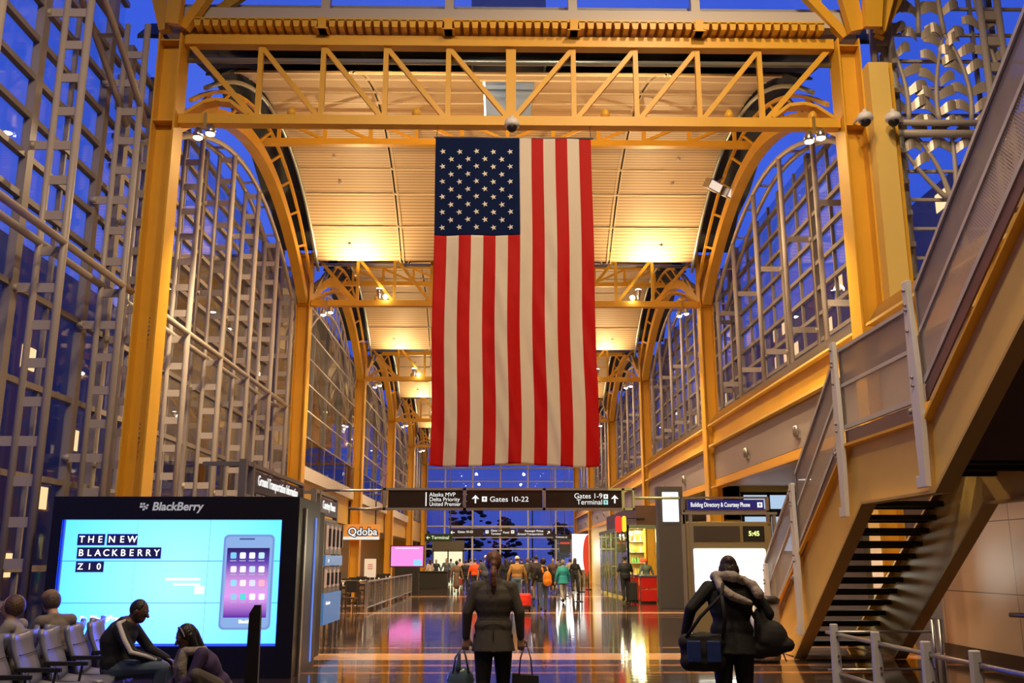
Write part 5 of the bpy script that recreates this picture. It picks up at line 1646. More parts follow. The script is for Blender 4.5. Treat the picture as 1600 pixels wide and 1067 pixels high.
for k in range(4):
    yy = 33.5 + 4.2*k
    nth = ("nearest", "second nearest", "third nearest", "farthest")[k]
    table(-5.4, yy, f'{nth} brown cafe table behind the left railing')
    chair(-5.4, yy-.75, 0, f'dark chair on the near side of the {nth} cafe table')
    chair(-5.4, yy+.75, PI, f'dark chair on the far side of the {nth} cafe table')
    for j in range(2):
        m = MB(); m.lathe((0, 0, 0), [(.03, 0), (.035, .12)], 8); o = m.build('paper_cup', mat('paper_white', (.8, .74, .68), .5)); o.location = (-5.3+.2*j, yy-.1, .76)
        tag(o, f'white paper cup on the {nth} cafe table, {("left", "right")[j]} of two', 'cup', 'paper cups on the cafe tables')
cr_ = empty('cafe_railing', (-4.15, 31, 0), label='long metal railing with slim balusters fencing the cafe tables on the left', cat='railing')
m = MB(); m.box(-.03, .03, 0, 16, .92, .97); m.box(-.02, .02, 0, 16, .12, .16); m.build('rail', STEEL, cr_)
for k in range(9):
    m = MB(); m.box(-.03, .03, 2.0*k-.03, 2.0*k+.03, 0, .97); m.build('post', STEEL, cr_)
m = MB()
for k in range(64): m.box(-.008, .008, .25*k-.008, .25*k+.008, .14, .94)
m.build('balusters', STEELD, cr_)
m = MB(); m.tube([(0, 0, .95), (-3.4, 0, .95)], .03, 8); m.tube([(0, 0, .2), (-3.4, 0, .2)], .02, 8); m.box(-.06, .02, -.06, .0, 0, 1.0); m.build('end_rail', STEEL, cr_)
tv = empty('pink_display', (0, 47.5, 0), label='glowing pink display screen on a dark stand at left beyond the railing', cat='screen')
u, v = on_y(609, 886, 47.5), on_y(663, 852, 47.5)
m = MB(); m.box(u.x, v.x, 0, .12, u.z, v.z); m.build('bezel', BLACK, tv)
m = MB(); m.box(u.x+.05, v.x-.05, -.01, 0, u.z+.05, v.z-.05); m.build('screen', emis('pink_screen', (1.0, .22, .62), 1.35), tv)
m = MB(); m.box(v.x-.5, v.x-.12, -.016, -.01, u.z+.08, u.z+.35); m.build('blue_corner', emis('blue_corner', (.25, .6, 1), 1.2), tv)
m = MB(); m.box(u.x+.25, v.x-.25, -.016, -.01, v.z-.16, v.z-.12); m.build('title_line', emis('title_line', (1, .7, .85), 1.4), tv)
m = MB(); m.box(u.x+.25, v.x-.25, -.05, .3, 0, u.z-.0); m.build('stand', BLACKM, tv, bevel=.01)
# check-in counter and stanchions beyond
ck = empty('service_desk', (-4.1, 56, 0), label='dark service desk with people around it, left of the crowd', cat='desk')
m = MB(); m.box(-.4, 1.2, 0, .8, 0, .95); m.build('body', BLACKM, ck, bevel=.02); m = MB(); m.box(-.45, 1.25, -.05, .85, .95, 1.0); m.build('top', WOODD, ck)
bw = empty('lit_doorway', (-5.6, 84, 0), label='pale lit doorway far behind the service desk at left', cat='doorway')
m = MB(); m.box(0, 2.6, 0, .1, 0, 2.35); m.build('lit_panel', emis('door_glow', (.85, .85, .55), 1.1), bw)
m = MB()
for x in (0, 1.3, 2.6): m.box(x-.06, x+.06, -.05, .1, 0, 2.5)
m.box(-.1, 2.7, -.05, .1, 2.35, 3.3); m.build('frame', mat('door_frame', (.10, .09, .07), .4), bw)
for k, (px, py) in enumerate(((884, 932), (909, 925), (920, 921), (905, 940))):
    q = on_floor(px, py)
    s_ = empty('queue_stanchion', q, label=('nearest', 'second', 'third', 'rightmost')[k] + ' slim black queue post to the right of the crowd', cat='queue post', group='queue posts')
    m = MB(); m.tube([(0, 0, 0.02), (0, 0, 1.0)], .03, 8); m.build('pole', BLACK, s_); m = MB(); m.lathe((0, 0, 0), [(.17, 0), (.16, .03), (.03, .05)], 14); m.build('base', BLACK, s_)
# ------------------------------------------------------------------ people
def V3(*a): return Vector(a)
def lerp(a, b, t): return a + (b-a)*t
class Blob:
    def __init__(self): self.mb = MB(); self.mb.smooth = True
    def ball(self, c, r, sc=(1, 1, 1), rot=None, n=12, m=8):
        c = Vector(c); R_ = rot or Matrix.Identity(3); rings = []
        for i in range(m+1):
            a = -PI/2 + PI*i/m; rr, z = max(1e-4, math.cos(a)), math.sin(a)
            rings.append([self.mb.bm.verts.new(c + R_ @ Vector((rr*math.cos(2*PI*k/n)*r*sc[0], rr*math.sin(2*PI*k/n)*r*sc[1], z*r*sc[2]))) for k in range(n)])
        for a, b in zip(rings, rings[1:]):
            for k in range(n): self.mb._f([a[k], a[(k+1) % n], b[(k+1) % n], b[k]])
        self.mb._f(rings[0][::-1]); self.mb._f(rings[-1])
    def limb(self, pts, rs, n=10):
        pts = [Vector(p) for p in pts]
        for i in range(len(pts)-1):
            a, b, ra, rb = pts[i], pts[i+1], rs[i], rs[i+1]
            if (b-a).length < 1e-4: continue
            self.mb.tube([a, b], ra, n, rb)
        for p, r in zip(pts, rs): self.ball(p, r, n=n, m=7)
    def torso(self, pel, chest, neck, side, ws, ds, steps=12, ext=0.0):
        """flattened ellipsoids from pelvis through chest to neck base; ws, ds: half width and half depth profiles"""
        N = 22; n = 24; rings = []
        for i in range(-3, N+4):
            t = min(max(i/N, 0), 1)
            p = lerp(pel, chest, t/.6) if t < .6 else lerp(chest, neck, (t-.6)/.4)
            tt = min(max((t-.35)/.5, 0), 1)
            up = ((chest-pel).normalized()*(1-tt) + (neck-chest).normalized()*tt).normalized()
            s = (side - up*side.dot(up)).normalized(); f = up.cross(s)
            k = t*(len(ws)-1); j = min(int(k), len(ws)-2); k -= j; k = k*k*(3-2*k)
            w = lerp(ws[j], ws[j+1], k)+ext; d = lerp(ds[j], ds[j+1], k)+ext
            if i < 0: q = -i/3; sc = math.sqrt(max(.02, 1-q*q)); p = p - up*.085*q; w *= sc; d *= sc
            if i > N: q = (i-N)/3; sc = math.sqrt(max(.02, 1-q*q)); p = p + up*.05*q; w *= sc; d *= sc
            rings.append([self.mb.bm.verts.new(p + s*(w*math.cos(2*PI*q_/n)) + f*(d*math.sin(2*PI*q_/n))) for q_ in range(n)])
        for r0, r1 in zip(rings, rings[1:]):
            for q_ in range(n): self.mb._f([r0[q_], r0[(q_+1) % n], r1[(q_+1) % n], r1[q_]])
        self.mb._f(rings[0][::-1]); self.mb._f(rings[-1])
    def done(self, name, m, parent, vox, it=3, tagd=None):
        me = bpy.data.meshes.new(name + '_raw')
        bmesh.ops.recalc_face_normals(self.mb.bm, faces=self.mb.bm.faces[:])
        self.mb.bm.to_mesh(me); self.mb.bm.free()
        o = bpy.data.objects.new(name + '_raw', me); C.objects.link(o)
        r = o.modifiers.new('r', 'REMESH'); r.mode = 'VOXEL'; r.voxel_size = vox; r.use_smooth_shade = True
        s = o.modifiers.new('s', 'SMOOTH'); s.iterations = it; s.factor = .6
        dg = bpy.context.evaluated_depsgraph_get()
        me2 = bpy.data.meshes.new_from_object(o.evaluated_get(dg)); me2.name = name
        bpy.data.objects.remove(o, do_unlink=True); bpy.data.meshes.remove(me)
        me2.materials.clear(); me2.materials.append(m)
        for p in me2.polygons: p.use_smooth = True
        n = bpy.data.objects.new(name, me2); C.objects.link(n)
        if parent is not None: n.parent = parent
        return n
SKIN = mat('skin_light', (.62, .38, .27), .5); SKIN_T = mat('skin_tan', (.45, .26, .17), .5); SKIN_D = mat('skin_deep', (.12, .065, .045), .5)
def cloth(name, c, rough=.75): return mat('cloth_'+name, c, rough, bump=.35, bscale=9, var=.10, vscale=5)
def hair_m(name, c): return mat('hair_'+name, c, .45, bump=.5, bscale=45, var=.2, vscale=20)
# standing pose, x to the person's right, y forward, z up
def standing(stride=0.0, arms=((.0, .0), (.0, .0)), lean=0.0, female=False, head=(0, 0)):
    sh = .175 if female else .195
    P = dict(pel=V3(0, 0, .93), chest=V3(0, lean*.6, 1.22), neck=V3(0, lean, 1.44), head=V3(head[0], lean*1.2+.015+head[1], 1.60), side=V3(1, 0, 0))
    for s, k, (fw, out) in ((1, 'r', arms[0]), (-1, 'l', arms[1])):
        P['sh'+k] = V3(s*sh, lean, 1.365)
        P['el'+k] = P['sh'+k] + V3(s*(.055+out*.5), -.02+fw*.45, -.27)
        P['wr'+k] = P['el'+k] + V3(s*(.01+out*.3), .05+fw*.6, -.245+abs(fw)*.12)
        st_ = stride*s
        P['hip'+k] = V3(s*.09, 0, .90)
        P['kn'+k] = V3(s*.095, st_*.5+.02, .49)
        P['an'+k] = V3(s*.09, st_*1.0-(.06 if st_ < 0 else 0), .09+(.07 if st_ < 0 else 0))
    return P
def hand(b, wr, d, palm, s, r=.0085, curl=1.0, th=1):
    """wr wrist, d direction along forearm, palm = direction the palm faces, s = thumb side direction"""
    d = d.normalized(); palm = (palm - d*palm.dot(d)).normalized(); s = d.cross(palm)*th
    pc = wr + d*.045
    for k in range(4):
        off = s*(.027-.018*k)
        b.limb([wr + off*.6, wr + d*.085 + off], [.014, .011], 8)
        L = (.036, .042, .039, .030)[k]
        p0 = wr + d*.085 + off
        a1 = .5*curl; a2 = 1.2*curl; a3 = 1.9*curl
        p1 = p0 + (d*math.cos(a1)+palm*math.sin(a1))*L
        p2 = p1 + (d*math.cos(a2)+palm*math.sin(a2))*L*.75
        p3 = p2 + (d*math.cos(a3)+palm*math.sin(a3))*L*.55
        b.limb([p0, p1, p2, p3], [r*1.05, r, r*.92, r*.8], 8)
    t0 = wr + d*.02 + s*.025; t1 = t0 + (d*.6+s*.8).normalized()*.035; t2 = t1 + (d+s*.1+palm*.5).normalized()*.03; t3 = t2+(d+palm*.6).normalized()*.022
    b.limb([t0, t1, t2, t3], [.014, .011, .010, .008], 8)
def rot_to(up, fwd):
    up = up.normalized(); f = (fwd - up*fwd.dot(up)).normalized(); s = f.cross(up)
    return Matrix((s, f, up)).transposed()
def person(label, loc, rz, P, skin, hair, hstyle, top, bottom, shoes=None, scale=1.0, female=False, hi=False, skirt=False, group=None, long_top=0.0, hat=None, face=V3(0, 1, 0), fat=0.0, sleeve=1.0, palms=None, curl=1.0, collar=False):
    vox = .0075 if hi else .016
    ck = .006 if hi else .010
    hup = (P['head']-P['neck']).normalized(); HR = rot_to(hup + V3(0, 0, .6) if P.get('upright', True) else hup, face)
    H = P['head']
    if P.get('headrot') is not None: HR = P['headrot']
    ws = [.150, .165, .135 if female else .15, .16, .175, .15 if female else .17, .07]; ds = [.105, .115, .095, .11, .12, .10, .06]
    ws = [w+fat for w in ws]; ds = [d+fat*1.2 for d in ds]
    b = Blob()
    b.torso(P['pel'], P['chest'], P['neck'], P['side'], [w-.015 for w in ws], [d-.015 for d in ds])
    b.limb([P['neck']-hup*.03, H-hup*.05], [.058, .052])
    b.ball(H, 1, (.074, .094, .112), HR, 18, 14)
    b.ball(H + HR @ V3(0, .045, -.06), 1, (.052, .048, .055), HR)            # jaw
    b.limb([H + HR @ V3(0, .090, .01), H + HR @ V3(0, .112, -.022)], [.010, .016], 8)  # nose
    b.ball(H + HR @ V3(0, .088, -.055), 1, (.022, .010, .008), HR)           # lips
    for s in (-1, 1):
        b.ball(H + HR @ V3(s*.076, -.005, -.008), 1, (.010, .020, .032), HR, 8, 6)   # ears
        b.ball(H + HR @ V3(s*.032, .082, .028), 1, (.022, .010, .008), HR, 8, 6)     # brow
    for k, s in (('r', 1), ('l', -1)):
        b.limb([P['sh'+k], P['el'+k], P['wr'+k]], [.05, .038, .026])
        d = (P['wr'+k]-P['el'+k])
        palm = (palms or {}).get(k, V3(-s, 0, 0) + V3(0, .0, 0))
        if hi: hand(b, P['wr'+k], (P.get('hd'+k) or d), palm, None, th=(1 if s > 0 else 1), curl=curl)
        else:
            dn = d.normalized(); b.limb([P['wr'+k], P['wr'+k]+dn*.08, P['wr'+k]+dn*.15+palm.normalized()*.02], [.024, .034, .018], 8)
        b.limb([P['hip'+k], P['kn'+k], P['an'+k]], [.078, .052, .036])
        fd = P.get('ft'+k, V3(0, .17, -.055))
        b.limb([P['an'+k], P['an'+k]+fd], [.035, .026], 8)
    body = b.done('person', skin, None, vox if hi else .014, 2)
    body.location = loc; body.rotation_euler = (0, 0, rz); body.scale = (scale,)*3
    tag(body, label, 'person', group)
    # eyes
    for s in (-1, 1):
        m = MB(); m.sphere(H + HR @ V3(s*.032, .079, .012), .011, 8, 6); m.build('eye', mat('eye_white', (.5, .48, .45), .2), body)
    # hair
    if hstyle != 'none':
        b = Blob()
        if hstyle in ('short', 'bald'):
            b.ball(H + HR @ V3(0, -.018, .022), 1, (.080, .092, .100), HR, 16, 12)
        elif hstyle == 'ponytail':
            b.ball(H + HR @ V3(0, -.018, .018), 1, (.084, .096, .106), HR, 18, 12)
            b.ball(H + HR @ V3(0, -.105, -.02), .036)
            b.limb([H + HR @ V3(0, -.10, -.02), H + V3(-.005, -.15, -.10), H + V3(.0, -.155, -.20), H + V3(.005, -.135, -.29)], [.028, .036, .032, .012])
        elif hstyle == 'long':
            b.ball(H + HR @ V3(0, -.02, .02), 1, (.088, .100, .108), HR, 16, 12)
            b.limb([H + HR @ V3(.06, -.03, 0), H + HR @ V3(.075, -.03, -.2)], [.04, .03]); b.limb([H + HR @ V3(-.06, -.03, 0), H + HR @ V3(-.075, -.03, -.2)], [.04, .03])
            b.limb([H + HR @ V3(0, -.07, 0), H + HR @ V3(0, -.09, -.22)], [.06, .05])
        elif hstyle == 'bob':
            b.ball(H + HR @ V3(0, -.025, .005), 1, (.095, .105, .115), HR, 16, 12)
        elif hstyle == 'bun':
            b.ball(H + HR @ V3(0, -.02, .02), 1, (.082, .095, .104), HR, 16, 12)
            b.ball(H + HR @ V3(0, -.03, -.02), 1, (.098, .10, .10), HR); b.ball(H + HR @ V3(.0, -.075, .06), .045)
        b.done('hair', hair, body, .008 if hi else .014, 1)
    if hat:
        b = Blob(); b.ball(H + HR @ V3(0, -.01, .045), 1, (.092, .106, .085), HR, 16, 10)
        if hat[1] == 'cap': b.ball(H + HR @ V3(0, .10, .035), 1, (.07, .07, .014), HR)
        if hat[1] == 'cap_back': b.ball(H + HR @ V3(0, -.07, .02), 1, (.08, .05, .05), HR)
        b.done('hat', cloth('hat_'+hat[2], hat[0]), body, .010, 1)
    # upper garment
    e = .022
    b = Blob()
    pel = P['pel'] + (P['pel']-P['chest']).normalized()*long_top
    pel_t = P['pel'] if (female and long_top > .01) else pel
    nk = P['neck'] - hup*.02
    b.torso(pel_t, P['chest'], nk, P['side'], ws, ds, 14, ext=e*.4)
    if long_top > 0.01 and female:   # flared hem
        up = (P['chest']-P['pel']).normalized(); s = (P['side'] - up*P['side'].dot(up)).normalized(); R2 = Matrix((s, up.cross(s), up)).transposed()
        top_ = P['pel'] + up*.14; n_ = 24; rr_ = []
        for i_ in range(7):
            t_ = i_/6; c_ = lerp(top_, pel - up*.05, t_); w_ = ws[1]-.02 + (.055)*t_; d_ = ds[1] - .01 + .055*t_
            rr_.append([b.mb.bm.verts.new(c_ + R2 @ V3(w_*math.cos(2*PI*q_/n_), d_*math.sin(2*PI*q_/n_), 0)) for q_ in range(n_)])
        for r0, r1 in zip(rr_, rr_[1:]):
            for q_ in range(n_): b.mb._f([r0[q_], r0[(q_+1) % n_], r1[(q_+1) % n_], r1[q_]])
        b.mb._f(rr_[0][::-1]); b.mb._f(rr_[-1])
    for k, s in (('r', 1), ('l', -1)):
        b.limb([lerp(P['neck'], P['sh'+k], .45)-V3(0, 0, .02), P['sh'+k]], [.06, .068])
        el, wr = P['el'+k], P['wr'+k]
        if sleeve >= 1: b.limb([P['sh'+k], lerp(P['sh'+k], el, .5), el, lerp(el, wr, .5), lerp(el, wr, .96)], [.07, .06, .054, .046, .038])
        else: b.limb([P['sh'+k], lerp(P['sh'+k], el, .8)], [.066, .062])
    if collar: b.limb([nk-hup*.01, nk+hup*.035], [.075, .068])
    b.done('jacket' if sleeve >= 1 else 'shirt', top, body, vox, 3)
    # lower garment
    b = Blob()
    up = (P['chest']-P['pel']).normalized(); s = (P['side'] - up*P['side'].dot(up)).normalized(); R2 = Matrix((s, up.cross(s), up)).transposed()
    b.ball(P['pel'], 1, (ws[0]+.012, ds[0]+.02, .13), R2, 16, 10)
    if skirt:
        kz = (P['knr']+P['knl'])/2; b.limb([P['pel'], lerp(P['pel'], kz, .5), kz+V3(0, 0, -.05)], [.14, .17, .19])
    else:
        for k in 'rl':
            kn, an = P['kn'+k], P['an'+k]
            hp = P['hip'+k]
            b.limb([hp, lerp(hp, kn, .5), kn, lerp(kn, an, .4), lerp(kn, an, .93)], [.105, .088, .068, .066, .056])
    b.done('skirt' if skirt else 'trousers', bottom, body, vox, 3)
    for k in 'rl':
        b = Blob(); an = P['an'+k]; fd = P.get('ft'+k, V3(0, .17, -.045))
        b.limb([an-fd*.18+V3(0, 0, -.03), an+fd*.5+V3(0, 0, -.02), an+fd*1.05], [.042, .042, .036], 10)
        b.done('shoe', shoes or BLACKM, body, .012, 2)
    return body

# --- the woman in the middle, seen from behind
pw = on_floor(772, 1150)
WY = 9.35
wx = on_y(771, 950, WY).x
P = standing(.10, ((.0, .22), (.0, .22)), female=True)
P['shr'].x = .165; P['shl'].x = -.165; P['wrr'] = V3(.265, .03, .90); P['wrl'] = V3(-.265, .03, .90); P['elr'] = V3(.25, -.02, 1.14); P['ell'] = V3(-.25, -.02, 1.14)
P['hdr'] = V3(.02, .0, -1); P['hdl'] = V3(-.02, .0, -1)
W1 = person('woman walking away in the centre, dark grey jacket, brown ponytail, carrying two bags', (wx, WY, 0), 0, P, SKIN, hair_m('brown', (.16, .07, .035)), 'ponytail',
            cloth('charcoal', (.085, .075, .062)), cloth('black', (.012, .012, .014)), scale=.985, female=True, hi=True, long_top=.10, palms={'r': V3(0, 1, 0), 'l': V3(0, 1, 0)}, fat=.012, collar=True, curl=1.25)
# jacket seams at the back
JS = mat('jacket_seam', (.02, .018, .016), .8)
jk = [c for c in W1.children if c.name.startswith('jacket')][0]
m = MB(); m.tube([(-.13+.26*k/10, -.128-.018*math.sin(k/10*PI), 1.075) for k in range(11)], .004, 5); m.tube([(0, -.155, 1.05), (0, -.165, .88)], .004, 5)
m.build('seam', JS, jk)
m = MB(); m.lathe((0, -.10, 1.575), [(.018, -.012), (.022, 0), (.018, .012)], 10); hb = m.build('hair_band', BLACK, W1)
# jacket's own bags
hx = wx + .985*(-.275)
hb1 = empty('handbag', (wx-.31, WY+.06, 0), label='glossy blue grey handbag hanging from the left hand of the walking woman', cat='handbag')
BAGM = mat('glossy_bag', (.10, .16, .22), .18, coat=.5, bump=.4, bscale=7)
b = Blob(); b.ball((0, 0, .50), 1, (.135, .07, .12)); b.ball((0, 0, .42), 1, (.165, .08, .10)); b.limb([(-.12, 0, .38), (.12, 0, .38)], [.06, .06]); b.done('body', BAGM, hb1, .012, 3)
m = MB()
for yy in (-.04, .04): m.tube([(-.07, yy, .56), (-.05, yy*.7, .70), (.02, 0, .80), (.05, yy*.7, .70), (.08, yy, .56)], .009, 6)
m.build('handle', mat('bag_handle', (.10, .13, .17), .3), hb1)
b = Blob(); b.limb([(-.02, -.05, .62), (-.01, -.06, .74)], [.03, .015]); b.done('scarf_tie', BAGM, hb1, .01, 2)
hb2 = empty('paper_bag', (wx+.305, WY+.04, 0), label='black paper shopping bag hanging from the right hand of the walking woman', cat='shopping bag')
m = MB(); m.hexa([(-.13, -.06, .18), (.13, -.06, .18), (.13, .06, .18), (-.13, .06, .18), (-.125, -.045, .56), (.125, -.045, .54), (.125, .045, .54), (-.125, .045, .56)]); m.build('body', BLACKM, hb2, bevel=.004)
m = MB()
for yy in (-.045, .045): m.tube([(-.06, yy, .55), (-.045, yy*.6, .70), (-.01, yy*.1, .80), (.02, yy*.1, .80), (.05, yy*.6, .70), (.065, yy, .55)], .006, 6)
m.build('handle', mat('brown_cord', (.12, .06, .04), .6), hb2)

# --- the woman at the right with scarf and two bags
RY = 8.7
rx = on_y(1142, 950, RY).x
P = standing(.06, ((.1, .3), (-.1, .5)), female=True, lean=.03)
P['elr'] = V3(.33, .02, 1.15); P['wrr'] = V3(.27, .12, .98)
P['ell'] = V3(-.36, -.06, 1.19); P['wrl'] = V3(-.42, .02, .96)
P['shl'] = V3(-.19, .02, 1.37); P['shr'] = V3(.19, .03, 1.36); P['head'] = V3(-.0, .05, 1.54); P['neck'] = V3(0, .03, 1.41)
BLACKC = cloth('near_black', (.010, .011, .011))
W2 = person('woman in black walking away at the right with a pale scarf and shoulder bags', (rx, RY, 0), -.15, P, SKIN_T, hair_m('dark', (.035, .022, .018)), 'bun',
            BLACKC, cloth('dark_jeans', (.016, .015, .022)), scale=.99, female=True, hi=True, long_top=.08, fat=.02)
b = Blob()
pts = []
for k in range(15):
    a = 2*PI*k/14; pts.append(V3(.125*math.cos(a), .03+.115*math.sin(a), 1.45+.035*math.cos(a*1.0+2.2)))
b.limb(pts, [.045+.010*math.sin(k*1.9) for k in range(15)], 8)
b.limb([V3(-.12, -.05, 1.47), V3(-.09, -.115, 1.38), V3(.0, -.15, 1.31), V3(.10, -.15, 1.27), V3(.16, -.12, 1.25)], [.035, .042, .042, .035, .025], 8)
b.limb([V3(.12, -.02, 1.45), V3(.20, -.06, 1.40), V3(.24, -.09, 1.33)], [.03, .045, .05], 8)
sc_ = b.done('scarf', mat('scarf_pale', (.42, .36, .33), .8, bump=.6, bscale=30, var=.25, vscale=14), W2, .010, 2)
sb = empty('shoulder_bag', (rx-.285, RY-.08, 0), rz=-.1, label='black shoulder bag with blue pockets on the left side of the woman in black', cat='shoulder bag')
b = Blob(); b.limb([(-.12, 0, .74), (.12, 0, .74)], [.085, .085]); b.limb([(-.14, 0, .90), (.14, 0, .90)], [.075, .075]); b.ball((0, 0, .82), 1, (.20, .085, .17)); b.done('body', BLACKM, sb, .012, 3)
for sx in (-.085, .085):
    m = MB(); m.box(sx-.06, sx+.06, -.105, -.085, .74, .92); m.build('pocket', mat('blue_pocket', (.02, .05, .22), .5, bump=.3, bscale=12), sb, bevel=.012)
m = MB(); m.tube([(-.16, -.04, .92), (-.02, -.10, 1.12), (.17, -.10, 1.30), (.20, -.02, 1.40)], .016, 6); m.tube([(.17, -.04, .92), (.19, -.12, 1.1), (.17, -.12, 1.30)], .016, 6); m.build('strap', BLACKM, sb)
tb2 = empty('tote_bag', (rx+.30, RY-.05, 0), rz=-.3, label='large black tote bag slung on the right side of the woman in black', cat='tote bag')
b = Blob(); b.limb([(-.06, 0, 1.14), (-.02, 0, .92)], [.05, .10]); b.limb([(-.08, 0, .84), (.17, 0, .88)], [.09, .06]); b.ball((.03, 0, .93), 1, (.15, .09, .16)); b.done('body', BLACKM, tb2, .012, 3)
m = MB(); m.tube([(-.10, -.05, 1.1), (-.17, -.03, 1.28), (-.16, .03, 1.38)], .014, 6); m.tube([(.12, -.02, .82), (.15, -.04, .74)], .006, 5); m.build('strap', BLACKM, tb2)

# --- seated man at lower left (faces +x)
MY = 10.35
def seated(lean=.38, arm_fw=.38):
    P = dict(side=V3(1, 0, 0))
    P['pel'] = V3(0, 0, .52); P['chest'] = V3(0, .12+lean*.15, .80); P['neck'] = V3(0, .10+lean*.62, 1.02); P['head'] = V3(0, .16+lean*.8, 1.16)
    for s, k in ((1, 'r'), (-1, 'l')):
        P['sh'+k] = V3(s*.19, .06+lean*.58, .96); P['el'+k] = V3(s*.24, .22+lean*.55, .72); P['wr'+k] = V3(s*.12, .47+lean*.5, .60)
        P['hip'+k] = V3(s*.10, .03, .50); P['kn'+k] = V3(s*.16, .50, .50); P['an'+k] = V3(s*.15, .46, .09); P['ft'+k] = V3(0, .17, -.055)
    return P
P = seated()
P.update(pel=V3(0, 0, .50), chest=V3(0, -.03, .76), neck=V3(0, .09, .97), head=V3(0, .18, 1.075))
for s_, k in ((1, 'r'), (-1, 'l')):
    P['sh'+k] = V3(s_*.19, .06, .90); P['el'+k] = V3(s_*.25, .24, .67); P['wr'+k] = V3(s_*.13, .48, .58)
P['knr'] = V3(.20, .54, .52); P['anr'] = V3(.16, .46, .09)
P['headrot'] = rot_to(V3(0, .35, 1), V3(0, 1, -.15))
MY = 10.45; mx_ = on_y(186, 1010, MY).x
M1 = person('man sitting hunched forward in a black jacket with white sleeve stripes, lower left', (mx_+.0, MY, 0), -PI/2, P, SKIN_D, hair_m('cropped', (.02, .015, .012)), 'short',
            cloth('black_track', (.010, .011, .018)), cloth('blue_jeans', (.07, .11, .17)), scale=1.0, hi=True, fat=.035, palms={'r': V3(-.3, 0, -1), 'l': V3(.3, 0, -1)})
jk = [c for c in M1.children if c.name.startswith('jacket')][0]
b = Blob()
def off_sleeve(P, k, s):
    a, e_, w = P['sh'+k], P['el'+k], P['wr'+k]
    o1 = V3(s*.055, .0, .045)
    return [lerp(P['neck'], a, .55)+V3(0, .0, .055), a+V3(s*.035, 0, .058), lerp(a, e_, .5)+V3(s*.050, 0, .022), e_+V3(s*.046, 0, .014), lerp(e_, w, .5)+V3(s*.038, 0, .018), lerp(e_, w, .9)+V3(s*.03, 0, .012)]
for off in (-.022, .0, .022):
    pass
b.limb(off_sleeve(P, 'r', 1), [.018, .028, .026, .024, .022, .018], 8)
b.done('sleeve_stripe', mat('stripe_white', (.62, .60, .64), .6), jk, .008, 1)
b = Blob(); b.limb([q + V3(.016, 0, .016) for q in off_sleeve(P, 'r', 1)], [.004, .0045, .0045, .0045, .004, .004], 6); b.done('stripe_line', BLACKM, jk, .005, 0)

# --- girl crouching beside him
GY = 10.0
gx = on_y(340, 1010, GY).x
P = dict(side=V3(1, 0, 0), pel=V3(0, -.05, .34), chest=V3(0, .10, .56), neck=V3(0, .24, .74), head=V3(0, .32, .86))
for s, k in ((1, 'r'), (-1, 'l')):
    P['sh'+k] = V3(s*.17, .20, .70); P['el'+k] = V3(s*.20, .30, .47); P['wr'+k] = V3(s*.10, .46, .36)
    P['hip'+k] = V3(s*.10, -.03, .34); P['an'+k] = V3(s*.14, .10, .10); P['ft'+k] = V3(0, .15, -.05)
P['knr'] = V3(.16, .30, .22); P['anr'] = V3(.14, -.08, .09); P['knl'] = V3(-.22, .26, .52)
P['headrot'] = rot_to(V3(0, .45, 1), V3(0, 1, -.75))
G1 = person('girl crouching in a purple coat and pale scarf, looking down at her hands, lower left', (gx, GY, 0), PI*.68, P, SKIN_D, hair_m('black', (.010, .008, .012)), 'long',
            cloth('purple', (.045, .025, .10)), cloth('taupe_trousers', (.10, .085, .08)), scale=1.0, female=True, hi=True, fat=.01, palms={'r': V3(0, 0, -1), 'l': V3(0, 0, -1)}, curl=.5)
b = Blob()
pts = [V3(.11*math.cos(2*PI*k/12), .24+.10*math.sin(2*PI*k/12), .73) for k in range(13)]
b.limb(pts, [.042]*13, 8)
b.limb([V3(.05, .34, .70), V3(.07, .36, .58), V3(.07, .33, .44), V3(.08, .32, .30)], [.05, .055, .05, .04], 8)
b.limb([V3(-.05, .34, .70), V3(-.06, .36, .58), V3(-.05, .33, .44)], [.05, .055, .045], 8)
b.done('scarf', mat('scarf_stone', (.30, .26, .23), .85, bump=.6, bscale=26, var=.25, vscale=12), G1, .010, 2)
b = Blob(); b.limb([P['head'] + P['headrot'] @ V3(.078*math.cos(PI*k/8), .03, .02+.098*math.sin(PI*k/8)) for k in range(9)], [.010]*9, 6); b.done('headband', mat('headband', (.35, .30, .32), .7), G1, .008, 1)
q = on_floor(290, 1067)
pk = empty('open_pouch', (on_y(287, 1050, 9.9).x, 9.9, 0), label='small dark reddish pouch on a bag under the hands of the crouching girl', cat='pouch')
b = Blob(); b.limb([(-.16, 0, .24), (.16, .02, .24)], [.06, .06]); b.limb([(-.14, 0, .12), (.14, 0, .12)], [.11, .11]); b.done('pouch', mat('dark_red_cloth', (.10, .035, .035), .7, bump=.3, bscale=10), pk, .012, 2)
b = Blob(); b.limb([(-.15, 0, .295), (.15, .02, .295)], [.012, .012]); b.done('rim', mat('brown_rim', (.2, .12, .10), .5), pk, .007, 1)
